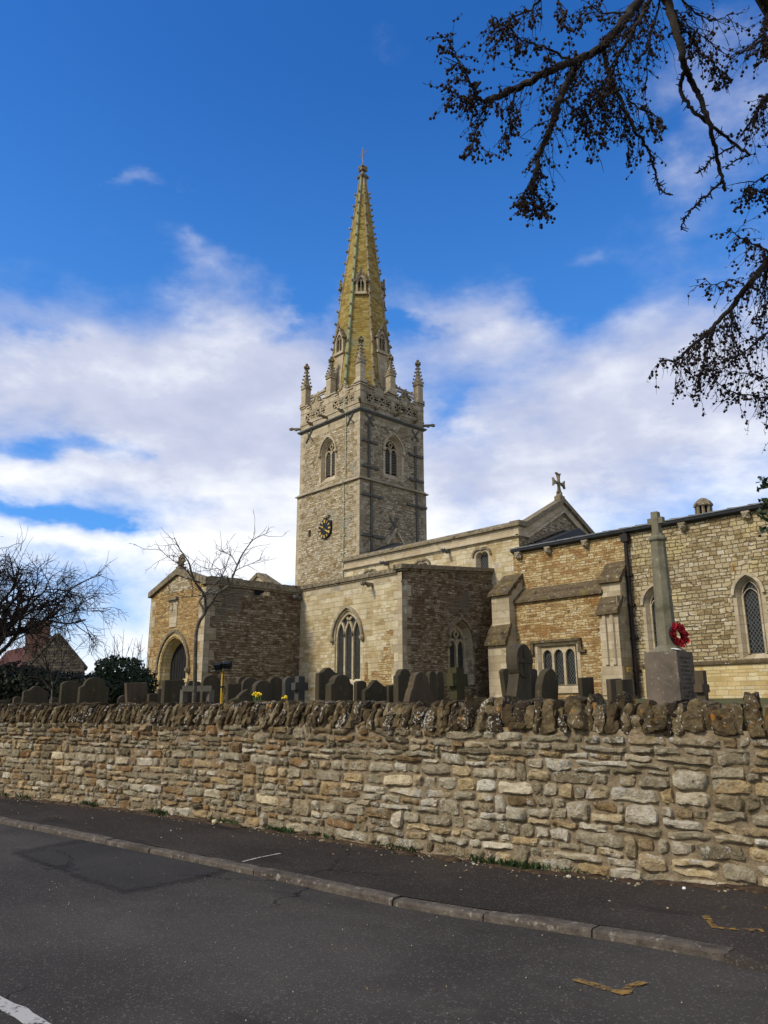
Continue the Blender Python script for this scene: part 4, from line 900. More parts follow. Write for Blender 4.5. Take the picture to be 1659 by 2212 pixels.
# ------------------------------------------------------------------ roadside stone wall
def stone_mat():
    mt, n, b = new_mat('roadside_wall_stone'); p = n.node('ShaderNodeNewGeometry').outputs['Position']
    a = n.node('ShaderNodeAttribute', attribute_name='tint'); tr, tg, tb = n.sep(a.outputs['Color'])
    f1 = n.noise(p, 16, 6, .68); f2 = n.noise(p, 46, 5, .7); f3 = n.noise(p, 5, 5, .6)
    v = n.m('ADD', tr, n.m('MULTIPLY', n.m('SUBTRACT', f1, .5), 1.05), clamp=True)
    grey = n.ramp(v, [(0, H('493f2d')), (.35, H('7c7056')), (.7, H('ab9f84')), (1, H('d0c8b4'))])
    warm = n.ramp(v, [(0, H('543f25')), (.35, H('856c49')), (.7, H('b29a6f')), (1, H('d3c39d'))])
    col = n.mix(n.step(n.m('ADD', tg, n.m('MULTIPLY', n.m('SUBTRACT', f3, .5), .5)), .40, .85), grey, warm)
    col = n.mix(n.m('MULTIPLY', n.step(tg, .94, .97), .6), col, H('7f5c34'))
    col = n.mix(n.m('MULTIPLY', n.step(n.m('ADD', f3, n.m('MULTIPLY', n.m('SUBTRACT', f2, .5), .6)), .56, .66), .85), col, n.mix(tb, H('bdb9ad'), H('98937f')))
    col = n.mix(n.step(n.noise(p, 7.5, 6, .7), .60, .72), col, H('3b3123'))
    q = n.m('ADD', .50, n.m('MULTIPLY', f2, 1.0)); col = n.mix(1.0, col, n.xyz(q, q, q), 'MULTIPLY')
    finish(n, b, col, .96, n.m('ADD', f1, n.m('MULTIPLY', f2, .7)), 1.0, .04); return mt
MAT['wstone'] = stone_mat()
MAT['mortar'] = plain('sandy_lime_mortar', H('82735b'), .95, .35, 14, .9, c2=H('68593f'), spots=((30, .60, .7, H('978b74')),))
def cope_mat():
    mt, n, b = new_mat('dark_lichened_coping_stone'); p = n.node('ShaderNodeNewGeometry').outputs['Position']; g = n.node('ShaderNodeNewGeometry')
    a = n.node('ShaderNodeAttribute', attribute_name='tint'); tr, tg, tb = n.sep(a.outputs['Color'])
    f1 = n.noise(p, 13, 6, .7); f2 = n.noise(p, 42, 5, .7)
    v = n.m('ADD', tr, n.m('MULTIPLY', n.m('SUBTRACT', f1, .5), 1.3), clamp=True)
    col = n.ramp(v, [(0, H('2c2317')), (.4, H('54462f')), (.75, H('766749')), (1, H('958870'))])
    col = n.mix(n.m('MULTIPLY', n.step(n.noise(p, 9, 4, .6), .60, .66), n.step(tg, .55, .7)), col, H('9a6522'))
    col = n.mix(n.step(n.m('ADD', n.noise(p, 34, 5, .65), n.m('MULTIPLY', n.m('MULTIPLY', tb, tb), .20)), .70, .75), col, H('b0ac9f'))
    nz = n.sep(g.outputs['Normal'])[2]
    moss = n.m('MULTIPLY', n.step(nz, .35, .85), n.step(n.noise(p, 3.2, 5, .65), .48, .6)); col = n.mix(moss, col, H('3e3318'))
    q = n.m('ADD', .65, n.m('MULTIPLY', f2, .7)); col = n.mix(1.0, col, n.xyz(q, q, q), 'MULTIPLY')
    finish(n, b, col, .96, n.m('ADD', f1, n.m('MULTIPLY', f2, .6)), 1.0, .03); return mt
MAT['cope'] = cope_mat()
cw_ = thing('churchyard_wall', 'long rough limestone wall topped with a row of upright rubble stones along the pavement', 'wall')
ZT = 1.40
sA, sB = wp.s_of_x(-24), wp.s_of_x(1.5)
M = MB(); ns, nz = 220, 14; ids = []
for k in range(ns+1):
    p, d, nn = wp.at(sA+(sB-sA)*k/ns); row = []
    for q in range(nz+1):
        z = -.1+(ZT+.1)*q/nz; o = .002+.014*noise.noise(V3((p.x*2.2, p.y*2, z*4)))+.008*noise.noise(V3((p.x*9, 3, z*11)))+(.05*(1-z/.15) if z < .15 else 0)
        r = p+nn*o; row.append((r.x, r.y, z))
    pb = p-nn*.46; row += [(pb.x, pb.y, ZT), (pb.x, pb.y, -.1)]; ids.append(M.add(row))
for a, b in zip(ids, ids[1:]):
    for q in range(nz+2): M.f.append((a+q, b+q, b+q+1, a+q+1))
M.build('wall_core', 'mortar', cw_, smooth=True)
rnd = random.Random(11); rows = []; z = .03
while z < ZT-.04:
    h = rnd.uniform(.06, .095) if rnd.random() < .6 else rnd.uniform(.09, .135)
    if z+h > ZT-.03: h = ZT-z
    rows.append((z, h)); z += h
M = MB(); occ = []
NP, NQ = 10, 7
def put_stone(s, L, z0, h, big):
    hw, hh = L/2, h/2; g = rnd.uniform(.004, .013); hw -= g; hh -= g*.8
    dp = rnd.uniform(.018, .044)*(1.2 if big else 1); sd = rnd.random()*90; tilt = rnd.uniform(-.05, .05); ex = rnd.uniform(4, 11)
    warm = rnd.random(); tv = min(1, max(0, rnd.gauss(.56, .17)))
    hz = (z0+hh)/ZT
    nr_ = sm((wp.at(s)[0].x+11)/7); tv = min(1, max(0, tv-.06+.13*nr_-(.34-.14*nr_)*sm((hz-.62)/.38)+.05*noise.noise(V3((s*.6, z0*2, 1)))*2)); warm = warm*(1.12-.25*nr_)                     # the top courses are weathered darker stone
    M.cur = (tv, warm, rnd.random()); grid_ = []
    skew = rnd.uniform(-.12, .12); ta = rnd.uniform(-.13, .13)
    for j in range(NQ+1):
        q = -1+2*j/NQ; q = math.copysign(abs(q)**.6, q); row = []
        for i in range(NP+1):
            p_ = -1+2*i/NP; p_ = math.copysign(abs(p_)**.7, p_)
            rx = (1-abs(q)**ex*.22*h/L); ry = (1-abs(p_)**ex*.30)
            x = p_*hw*rx+skew*q*hh; y = q*hh*ry*(1+ta*p_)+tilt*x
            nv = V3((x*7+sd, y*9, sd*.3)); x += .026*noise.noise(nv); y += .020*noise.noise(nv+V3((5, 9, 2)))+.012*noise.noise(nv*3.1)
            e = max(abs(p_), abs(q)); e = min(1, e); o = dp*(1-e**9)*(1-.22*abs(q)**2)-.014*(e >= 1)+(.022*noise.noise(V3((x*9+sd, y*13, 7)))+.020*(.5-abs(noise.noise(V3((x*17+sd, y*24, 3))))*2))*(e < 1)+.003
            c, d, nn = wp.at(s+hw+g+x); row.append(c+nn*o+V3((0, 0, z0+hh+g*.8+y+.030*noise.noise(V3((s*.55, z0*2, 3))))))
        grid_.append(M.add(row))
    for a, b in zip(grid_, grid_[1:]):
        for i in range(NP): M.f.append((a+i, a+i+1, b+i+1, b+i))
taken = [[] for _ in rows]
for r, (z0, h) in enumerate(rows):
    s = sA+rnd.uniform(0, .2)
    while s < sB-.1:
        hit = [e for (b, e) in taken[r] if b-.03 < s < e-.005]
        if hit: s = max(hit)+.002; continue
        L = rnd.choice((rnd.uniform(.09, .18), rnd.uniform(.16, .32), rnd.uniform(.22, .40), rnd.uniform(.25, .55)))
        nxt = [b for (b, e) in taken[r] if b > s]
        if nxt and s+L > min(nxt)-.05: L = min(nxt)-s
        if L < .05: s += max(L, .01); continue
        tall = (r+1 < len(rows) and rnd.random() < (.10 if wp.at(s)[0].x < -7 else .15) and L < .38 and h < .12 and not any(b < s+L and e > s for b, e in taken[r+1]))
        hh = h+rows[r+1][1] if tall and h+rows[r+1][1] < .22 else h
        if hh > h: taken[r+1].append((s, s+L))
        if rnd.random() > .015: put_stone(s, L, z0, hh, hh > h)
        s += L
M.build('wall_stones', 'wstone', cw_, smooth=True, recalc=False, colors=True, sharp=38)
# upright coping stones
M = MB(); s = sA
def cope_stone(s, wd, hgt, lean, depth, off, z0):
    c, d, nn = wp.at(s+wd/2); sd = rnd.random()*80; tv = min(1, max(0, rnd.gauss(.42, .2))); M.cur = (tv, rnd.random(), rnd.random())
    nx, ny, nz_ = 4, 4, 9; pw = rnd.uniform(7, 14); V_ = {}; twist = rnd.uniform(-.18, .18); tp_ = rnd.uniform(-.28, .12); sl_ = rnd.uniform(-.16, .16)
    def vid(i, j, k):
        if (i, j, k) in V_: return V_[(i, j, k)]
        x, y, z = -1+2*i/nx, -1+2*j/ny, -1+2*k/nz_
        rr = (1-.10*abs(z)**pw-.05*abs(y)**6)*(1+tp_*z); xx = x*rr; yy = y*(1-.10*abs(z)**6-.05*abs(x)**6)*(1-.10*z); zz = z*(1-.03*abs(x)**5-.05*abs(y)**4)+(sl_*x if z > 0 else 0)
        q = V3((xx*wd/2, yy*depth/2, zz*hgt/2)); nv = q*6+V3((sd, 0, 0)); q += V3((noise.noise(nv)*.5, noise.noise(nv+V3((3, 7, 1))), noise.noise(nv+V3((8, 1, 4)))))*.017+V3((noise.noise(nv*2.9), noise.noise(nv*2.9+V3((3, 7, 1))), noise.noise(nv*2.9+V3((8, 1, 4)))))*.030
        a = q.x+lean*(q.z+hgt/2)+twist*q.y; V_[(i, j, k)] = M.add([c+d*a+nn*(q.y+off)+V3((0, 0, z0+hgt/2+q.z))]); return V_[(i, j, k)]
    for i in range(nx):
        for j in range(ny):
            for k in (0, nz_): M.f.append((vid(i, j, k), vid(i+1, j, k), vid(i+1, j+1, k), vid(i, j+1, k)))
    for i in range(nx):
        for k in range(nz_):
            for j in (0, ny): M.f.append((vid(i, j, k), vid(i+1, j, k), vid(i+1, j, k+1), vid(i, j, k+1)))
    for j in range(ny):
        for k in range(nz_):
            for i in (0, nx): M.f.append((vid(i, j, k), vid(i, j+1, k), vid(i, j+1, k+1), vid(i, j, k+1)))
def lay(wide, hlo, hhi, step, off0, z0, jz):
    s = sA
    while s < sB:
        near = sm((wp.at(s)[0].x+10)/6); wd = rnd.uniform(.035, .075)*wide+near*rnd.choice((0, .01, .025, .05, .09)); hg = rnd.uniform(hlo, hhi)+near*rnd.uniform(-.07, .07)
        lean = rnd.uniform(.10, .60)*(1-near)+near*rnd.uniform(-.16, .20)
        cope_stone(s, wd*1.15, hg, lean, rnd.uniform(.34, .44) if off0 < -.1 else rnd.uniform(.10, .18), off0+rnd.uniform(-.03, .04), z0+rnd.uniform(-jz, jz)); s += wd*step
lay(1, .24, .32, .86, -.20, ZT-.035, .02); lay(1.1, .10, .20, 1.7, -.04, ZT-.03, .025)
while False:
    x = wp.at(s)[0].x; near = sm((x+10)/6)
    wd = rnd.uniform(.04, .08)+near*rnd.choice((0, .01, .02, .04, .08)); hg = rnd.uniform(.25, .34)+near*rnd.uniform(-.08, .08)
    lean = rnd.uniform(.15, .55)*(1-near)+near*rnd.uniform(-.12, .16)
    cope_stone(s, wd*1.04, hg, lean, rnd.uniform(.34, .44), -.20+rnd.uniform(-.02, .05), ZT-.05+rnd.uniform(-.015, .02)); s += wd*.99
M.build('coping', 'cope', cw_, smooth=True, colors=True, sharp=24)
# debris, weeds, markings
M = MB(); rnd = random.Random(5)
for k in range(1500):
    s = rnd.uniform(wp.s_of_x(-20), sB); p, d, nn = wp.at(s); o = abs(rnd.gauss(0, .12))+.01; q = p+nn*o
    if k % 9 == 0: q = p+nn*rnd.uniform(.1, 1.2)
    r = rnd.uniform(.003, .011)*(1.9 if rnd.random() < .06 else 1); M.cur = (rnd.random(), rnd.random(), rnd.random())
    M.ball((q.x, q.y, zpave(q.x, q.y)+r*.3), (r*1.3, r*1.1, r*.8), 5, 3, .5, k)
o = M.build('stone_debris', 'wstone', colors=True); tag(o, 'scatter of small stone chips along the foot of the roadside wall', 'gravel', kind='stuff')
M = MB()
for k in range(420):
    x = rnd.uniform(-9, .5); y = rnd.uniform(1.8, kerb_y(x)-.05); r = rnd.uniform(.002, .006); M.cur = (rnd.random(), rnd.random(), rnd.random()); M.ball((x, y, rise(x, y)+r*.4), r, 5, 3)
o = M.build('road_grit', 'wstone', colors=True); tag(o, 'loose pale grit scattered over the asphalt road', 'gravel', kind='stuff')
MAT['litter_dirt'] = plain('soil_and_dead_leaves', H('3d2f22'), .95, .4, 20, .6, c2=H('55452f'))
M = MB()
for k in range(150):
    s = rnd.uniform(wp.s_of_x(-18), sB); p, d, nn = wp.at(s); q = p+nn*rnd.uniform(.02, .16); M.ball((q.x, q.y, zpave(q.x, q.y)-.005), (rnd.uniform(.1, .3), rnd.uniform(.04, .10), rnd.uniform(.012, .03)), 10, 5, .6, k)
o = M.build('wall_foot_soil', 'litter_dirt', smooth=True); tag(o, 'thin line of soil gathered at the foot of the wall', 'soil', kind='stuff')
MAT['weed'] = plain('weed_green', H('31441f'), .7, .35, 20, .1)
M = MB()
for (px, py, nb, sp) in ((237, 1733, 130, .18), (345, 1754, 120, .17), (600, 1793, 130, .16), (1074, 1858, 150, .17), (1145, 1866, 120, .12), (130, 1715, 60, .2), (480, 1775, 60, .2), (850, 1832, 60, .2), (60, 1712, 40, .2), (1215, 1880, 30, .2), (700, 1806, 25, .2)):
    c = onp(2, .12, px, py); c.y = wall_y(c.x)-.05
    for k in range(nb):
        a = rnd.uniform(0, 6.28); s = sp*rnd.random(); p = V3((c.x+sp*1.6*rnd.uniform(-1, 1), c.y+.05*rnd.uniform(-1, 1), zpave(c.x, c.y))); h = rnd.uniform(.03, .09)
        t2 = p+V3((math.cos(a)*h*.7, math.sin(a)*h*.7, h)); w_ = V3((-math.sin(a), math.cos(a), 0))*rnd.uniform(.004, .012)
        M.face([p-w_*.5, p+w_*.5, (p+t2)*.5+w_+V3((0, 0, h*.15)), t2, (p+t2)*.5-w_+V3((0, 0, h*.15))])
o = M.build('weeds', 'weed', recalc=False); tag(o, 'low green weeds growing along the base of the roadside wall', 'weeds', kind='stuff')
def paint_mat(name, c, lo, hi):                             # worn paint: holes in the paint film show the asphalt below
    mt, n, b = new_mat(name); p = n.node('ShaderNodeNewGeometry').outputs['Position']
    f = n.m('ADD', n.noise(p, 28, 5, .7), n.m('MULTIPLY', n.m('SUBTRACT', n.noise(p, 6, 3, .5), .5), .5)); n.put(b.inputs['Base Color'], c); n.put(b.inputs['Roughness'], .85)
    n.put(b.inputs['Alpha'], n.step(f, lo, hi)); return mt
yp = paint_mat('worn_yellow_spray_paint', H('8c6d36'), .37, .62); wpn = paint_mat('worn_white_paint', H('a8a49c'), .34, .50)
def mark(name, pix, wd, mat, zf, label, cat, dz=.004):
    M = MB(); pts = []
    for (x, y) in pix:
        p = onp(2, .05, x, y)
        for _ in range(3): p = onp(2, zf(p.x, p.y)+dz, x, y)
        pts.append(p)
    dense = []
    for a, b in zip(pts, pts[1:]): dense += [a.lerp(b, k/8) for k in range(8)]
    dense.append(pts[-1]); L = []; Q = []
    for k, p in enumerate(dense):
        d = dense[min(k+1, len(dense)-1)]-dense[max(k-1, 0)]; n_ = V3((-d.y, d.x, 0)).normalized(); w_ = wd*(.9+.2*noise.noise(p*9))
        for S_, e in ((L, 1), (Q, -1)): r = p+n_*w_*e*.5; S_.append((r.x, r.y, zf(r.x, r.y)+dz))
    i, j = M.add(L), M.add(Q)
    for k in range(len(L)-1): M.f.append((i+k, i+k+1, j+k+1, j+k))
    return tag(M.build(name, mat, recalc=False), label, cat)
zroad = rise
mark('spray_mark', [(1524, 1978), (1544, 2003), (1600, 2007), (1649, 2009)], .055, yp, zpave, 'yellow sprayed angle mark on the pavement above the kerb end', 'marking', .006)
mark('spray_mark', [(1240, 2114), (1349, 2146), (1360, 2130), (1392, 2120)], .06, yp, zroad, 'yellow sprayed tick mark out on the road surface', 'marking')
mark('road_marking', [(-60, 2136), (0, 2165), (42, 2186), (84, 2214), (130, 2246)], .11, wpn, zroad, 'worn white painted line in the near left corner of the road', 'marking')
mark('chalk_line', [(524, 1861), (560, 1852), (606, 1843)], .035, wpn, zpave, 'pale white line across the pavement beside the kerb', 'marking', .006)
M = MB(); pl = [(25, 1842), (190, 1812), (420, 1848), (512, 1874), (430, 1900), (345, 1916), (270, 1930), (190, 1905)]; c = onp(2, 0, 280, 1868); L = []
for a, b in zip(pl, pl[1:]+pl[:1]):
    for k in range(5):
        p = onp(2, 0, a[0]+(b[0]-a[0])*k/5, a[1]+(b[1]-a[1])*k/5); L.append(p+V3((noise.noise(p*3), noise.noise(p*3+V3((4, 4, 4))), 0))*.05)
rr_ = []
for f in (1.12, .62, .3, .02):
    M.cur = (0, 0, 0) if f > 1 else (1, 1, 1); q = [c+(p-c)*f for p in L]; rr_.append(M.add([V3((p.x, p.y, rise(p.x, p.y)+.004)) for p in q]))
for a, b in zip(rr_, rr_[1:]):
    for k in range(len(L)): M.f.append((a+k, a+(k+1) % len(L), b+(k+1) % len(L), b+k))
pt = M.build('road_patch', 'patch', recalc=False, colors=True); pt['kind'] = 'structure'
def loose(px, py, r, mat, label):
    c = onp(2, .1, px, py); c.z = zpave(c.x, c.y)+r[2]*.7; M = MB(); M.ball(c, r, 8, 6, .35, px); tag(M.build('loose_stone', mat, smooth=True), label, 'stone')
loose(463, 1777, (.045, .035, .03), plain('pale_fresh_stone', H('b5a987'), .9), 'single pale loose stone lying on the pavement left of centre')
loose(1302, 1895, (.04, .02, .035), 'white', 'white lump of rubble leaning at the foot of the wall')
loose(1480, 1943, (.018, .014, .012), 'white', 'small white pebble on the pavement in front of the right end of the wall')
# ------------------------------------------------------------------ churchyard: gravestones and memorials
def grave_mat(name, c, c2, c3):
    mt, n, b = new_mat(name); p = n.node('ShaderNodeNewGeometry').outputs['Position']
    st = n.noise(n.vm('MULTIPLY', p, (5, 5, .9)), 1.6, 5, .6); f = n.noise(p, 20, 5, .7)
    col = n.ramp(n.m('ADD', n.m('MULTIPLY', st, .7), n.m('MULTIPLY', f, .3)), [(.35, c), (.62, c2)])
    col = n.mix(n.step(n.noise(p, 6, 5, .65), .60, .68), col, c3)
    finish(n, b, col, .9, f, .4, .01); return mt
GM = [grave_mat('dark_green_slate', H('352f21'), H('473f2e'), H('575135')), grave_mat('dark_grey_stone', H('3a3327'), H('4a4233'), H('605840')), grave_mat('brown_sandstone', H('42382b'), H('574a38'), H('6b5f46')), grave_mat('blue_grey_slate', H('3d3b36'), H('4b4841'), H('605d50'))]
MAT['grave'] = GM[0]; MAT['mossy'] = grave_mat('mossy_stone', H('302d1b'), H('444026'), H('5a5632'))
def outline(style, w, h):
    """headstone outline, (0..w, 0..h)"""
    def semi(cx, r, z, ry, n=10): return [(cx+r*math.cos(math.pi*(1-k/n)), z+ry*math.sin(math.pi*(1-k/n))) for k in range(n+1)]
    c = w/2
    if style == 'round': top = semi(c, c, h-w*.42, w*.42)
    elif style == 'camber': top = semi(c, c, h-w*.20, w*.20)
    elif style == 'flat': top = [(0, h-.02), (w, h)]
    elif style == 'shoulder': top = [(0, h-w*.34), (w*.10, h-w*.30), (w*.13, h-w*.27)]+semi(c, w*.36, h-w*.27, w*.27)+[(w*.87, h-w*.27), (w*.90, h-w*.30), (w, h-w*.34)]
    elif style == 'ogee': top = [(0, h-w*.24), (w*.08, h-w*.20), (w*.18, h-w*.19), (w*.28, h-w*.11), (w*.40, h-w*.02), (c, h), (w*.60, h-w*.02), (w*.72, h-w*.11), (w*.82, h-w*.19), (w*.92, h-w*.20), (w, h-w*.24)]
    elif style == 'lowogee': top = [(0, h-.20), (w*.2, h-.15), (w*.36, h-.05), (c, h), (w*.64, h-.04), (w*.85, h-.11), (w, h-.13)]
    elif style == 'taper': top = [(-.06, h-w*.95), (.03, h-w*.50), (w*.12, h-w*.42), (w*.16, h-w*.26)]+semi(w*.46, w*.28, h-w*.26, w*.26)+[(w*.80, h-w*.40), (w*.95, h-w*.7), (w*1.05, h-w*1.05)]
    elif style == 'twin': top = semi(w*.27, w*.25, h-w*.22, w*.22)+semi(w*.74, w*.26, h-w*.24, w*.20)
    elif style == 'point': top = [(0, h-w*.55), (w*.08, h-w*.32), (w*.22, h-w*.12), (w*.38, h-w*.02), (c, h), (w*.62, h-w*.02), (w*.78, h-w*.12), (w*.92, h-w*.32), (w, h-w*.55)]
    return top
def grave(xl, xr, yt, Z, style, label, mat=0, th=.10, lean=0, tip=0, group='gravestones in the churchyard'):
    side = th*.62/Z*FPX; pl_ = at(xl+side, yt, Z); X0 = pl_.x; pr = onp(0, X0, xr, yt); w_ = max(.2, pr.y-pl_.y); zt = at((xl+xr)/2, yt, Z).z
    y0 = pl_.y; zb_ = zground(X0, y0)-.15; h = zt-zb_; top = outline(style, w_, h); ab = [(0, 0)]+top+[(w_, 0)]
    ln = math.tan(R(lean)); tp_ = math.tan(R(tip))
    Fg = lambda a, b, d: V3((X0-d+tp_*b, y0+a+ln*(b-h), zb_+b))
    M = MB(); M.fprism(Fg, ab, 0, th)
    cx = w_/2; inner = [(cx+(a-cx)*.86, b-.05*w_ if b > .05 else b) for a, b in ab]
    o = M.build('gravestone', GM[mat]); tag(o, label, 'gravestone', group)
    bm = bmesh.new(); bm.from_mesh(o.data); bmesh.ops.bevel(bm, geom=[e for e in bm.edges if len(e.link_faces) == 2 and e.calc_face_angle(0) > .9], offset=.008, segments=1, affect='EDGES'); bm.to_mesh(o.data); bm.free()
    return o
G = grave
G(25, 47, 1504, 19, 'round', 'small rounded gravestone half hidden behind the stone furthest left', 1)
G(-10, 24, 1511, 20, 'flat', 'low flat-topped gravestone at the far left edge in front of the hedge', 0)
G(47, 107, 1481, 17.5, 'ogee', 'pale worn gravestone with curved shoulders, first large one from the left', 1)
G(104, 124, 1508, 19, 'flat', 'low stub of a gravestone beside the thin sapling', 0)
G(128, 178, 1470, 17.5, 'camber', 'dark gravestone with gently curved top and pale lit edge, overlapped by a taller one', 0, .12)
G(168, 238, 1462, 16.5, 'shoulder', 'broad dark shouldered gravestone, the tallest in front of the round bush', 0, .12)
G(252, 284, 1501, 17, 'round', 'small round-topped gravestone peeping out behind the leaning slab', 1, .08)
G(266, 318, 1473, 15.5, 'flat', 'square slab gravestone leaning to the left in front of the porch corner', 2, .10, -8)
G(316, 340, 1497, 15.5, 'flat', 'low dark stone block beside the yellow flowers', 0)
G(336, 360, 1486, 18, 'flat', 'small brown stone block below the porch corner', 2)
G(348, 399, 1467, 15, 'flat', 'wide flat-topped dark gravestone in front of the porch door', 0, .12)
G(400, 436, 1470, 17, 'twin', 'grey gravestone behind the wooden tree frame, with a twin-humped top', 1)
G(433, 478, 1457, 16, 'round', 'large dark round-topped gravestone left of the yellow floodlight post', 0)
G(487, 522, 1475, 17, 'flat', 'plain flat-topped gravestone right of the yellow floodlight post', 0)
G(509, 535, 1461, 19, 'round', 'far round-topped gravestone with a lit edge against the porch wall', 1, .12)
G(519, 561, 1463, 17.5, 'round', 'round-topped gravestone behind the low wavy one', 1)
G(543, 588, 1469, 15.5, 'round', 'rounded gravestone with bright curved edge right of the low wavy one', 1, .14)
G(492, 570, 1488, 13.5, 'lowogee', 'low wide gravestone with a wavy top just behind the wall', 0, .10)
G(577, 610, 1461, 16.5, 'round', 'narrow greenish round-topped gravestone left of the blue-grey one', 0)
G(610, 636, 1462, 16, 'round', 'blue-grey round-topped gravestone beside the stone cross', 3)
G(681, 732, 1441, 15, 'ogee', 'tall dark gravestone overlapping the left of the big arched window', 0, .12)
G(703, 764, 1456, 13, 'shoulder', 'broad shouldered gravestone just behind the wall below the big arched window', 0, .16)
G(764, 792, 1470, 15, 'camber', 'dark gravestone tucked in below the right side of the big arched window', 0)
G(781, 836, 1467, 14, 'lowogee', 'wide low gravestone with a bowed top right of the big arched window', 0)
G(833, 852, 1478, 14.5, 'flat', 'narrow plain gravestone between the bowed stone and the tall notched one', 0)
G(850, 891, 1444, 13.5, 'shoulder', 'tall round-headed gravestone with notched shoulders at the corner of the dark wall', 0, .13)
G(874, 940, 1450, 12, 'taper', 'brown gravestone with rounded head and sloping sides, widest at the ground', 2, .13)
G(920, 938, 1449, 14, 'round', 'slim dark gravestone immediately behind the brown sloping one', 0)
G(936, 954, 1450, 14.5, 'round', 'dark gravestone at the right of the brown sloping one', 0)
G(1078, 1111, 1443, 14, 'camber', 'dark gravestone tilting backwards beside the pale buttress', 0, .10, -9)
G(1137, 1161, 1444, 12.5, 'camber', 'gravestone with a white patch behind the round-headed cross', 1)
G(1161, 1208, 1443, 12, 'point', 'tall bluntly pointed gravestone leaning in front of the square window', 0, .13, 9)
G(1249, 1282, 1461, 12, 'flat', 'upright flat-topped slab standing alone below the square window', 0, .08)
G(1311, 1343, 1464, 12, 'flat', 'brownish flat-topped slab behind the dark one near the buttress', 2, .08)
G(1333, 1366, 1465, 10.5, 'flat', 'dark flat-topped slab with a pale top edge near the downpipe', 0, .10)
def stone_cross(px, yt, Z, hh, arm, label, mat, name='stone_cross', w_=.15, block=True):
    p = at(px, yt, Z); zb_ = zground(p.x, p.y)-.1; M = MB(); c = (p.x, p.y); zt = p.z
    M.box(c[0]-.07, c[0]+.07, c[1]-w_/2, c[1]+w_/2, zb_, zt); noisy(M, .01, 4); r = thing(name, label, 'cross'); M.build('shaft', mat, r)
    M = MB(); M.box(c[0]-.068, c[0]+.068, c[1]-arm, c[1]+arm, zt-hh-w_*.5, zt-hh+w_*.5); noisy(M, .012, 5); M.build('arm', mat, r)
    if block: M = MB(); M.box(c[0]-.2, c[0]+.2, c[1]-.24, c[1]+.24, zb_, zt-hh-.42); noisy(M, .02, 4); M.build('base_block', mat, r)
    return r
stone_cross(648, 1461, 15.5, .20, .16, 'plain grey stone cross grave marker in front of the pale aisle wall', GM[3])
stone_cross(986, 1442, 11, .17, .16, 'mossy stone cross on a dark block in front of the dark east wall', 'mossy', w_=.17)
stone_cross(1512, 1449, 12.5, .28, .13, 'short stone cross seen edge-on just right of the war memorial', GM[2], w_=.13, block=False)
p = at(1122, 1428, 11); zb_ = zground(p.x, p.y)-.1
r = thing('wheel_cross', 'old weathered cross with a solid round head and a rough tapering shaft', 'cross'); M = MB()
F = FE(p.x+.08); M.fprism(F, [(p.y-.33, zb_), (p.y-.26, p.z-.62), (p.y-.15, p.z-.32), (p.y-.115, p.z-.12), (p.y+.115, p.z-.12), (p.y+.135, p.z-.32), (p.y+.20, p.z-.62), (p.y+.25, zb_)], 0, .18); noisy(M, .02, 5); M.build('shaft', GM[1], r)
M = MB(); M.fprism(F, [(p.y+.19*math.cos(k*math.pi/12), p.z+.235*math.sin(k*math.pi/12)) for k in range(24)], -.02, .17); noisy(M, .012, 6); M.build('wheel_head', GM[1], r)
M = MB()
for q in (0, 1): sweep(M, F, [(p.y-.17, p.z), (p.y+.17, p.z)] if q else [(p.y, p.z-.2), (p.y, p.z+.2)], .06, -.032-.002*q, -.01)
M.build('carved_cross', GM[1], r)
M = MB(); rnd = random.Random(8)
for k in range(16): q = at(650+rnd.uniform(-16, 20), 1500-rnd.uniform(0, 8), 15.0); q.z = zground(q.x, q.y)+.06+rnd.uniform(0, .2); M.ball(q, rnd.uniform(.06, .13), 6, 5, .4, k)
tag(M.build('rubble_heap', 'coping'), 'small heap of pale rubble below the plain stone cross', 'rubble')
# war memorial
MAT['memorial'] = plain('brown_grey_memorial_stone', H('63594c'), .9, .35, 2.2, .35, c2=H('4d453b'), spots=((14, .60, .68, H('7f766a')),))
MAT['memshaft'] = plain('lichened_memorial_shaft', H('6f6a57'), .92, .25, 5, .3, spots=((22, .60, .68, H('8d8874')), (2.5, .55, .7, H('5a5743'))))
q = at(1394, 1490, 14.0); Ym = q.y; xr_ = onp(1, Ym, 1470, 1490).x; wb = (xr_-q.x)/2; mx, my = (q.x+xr_)/2, Ym+wb
war = thing('war_memorial', 'stone war memorial cross on a tapering shaft and square inscribed base', 'memorial')
zt0 = onp(1, Ym, 1461, 1405).z; zg0 = zground(mx, my)-.2; wt = wb*.93
M = MB(); M.hexa([(mx-wb, my-wb, zg0), (mx+wb, my-wb, zg0), (mx+wb, my+wb, zg0), (mx-wb, my+wb, zg0), (mx-wt, my-wt, zt0), (mx+wt, my-wt, zt0), (mx+wt, my+wt, zt0), (mx-wt, my+wt, zt0)])
M.box(mx-wb-.16, mx+wb+.16, my-wb-.16, my+wb+.16, zg0, zg0+.28)
bs_ = M.build('base', 'memorial', war)
M = MB(); rnd = random.Random(3); zz = zt0-.12
while zz > zt0-.95:                                         # rows of cut lettering on the east face
    f = (zt0-zz)/(zt0-zg0); xf = mx+wt+(wb-wt)*f; yy = my-wt*.62
    while yy < my+wt*.62:
        L = rnd.uniform(.018, .028); M.box(xf-.004, xf+.0025, yy, yy+L*.3, zz-.022, zz+.022); M.box(xf-.004, xf+.0025, yy, yy+L, zz+(.015 if rnd.random() < .5 else -.022), zz+(.022 if rnd.random() < .5 else -.015)); yy += L+.012
        if rnd.random() < .12: yy += .04
    zz -= .075
M.build('inscription', plain('cut_letter_shadow', H('4a443c'), .9, .1), bs_)
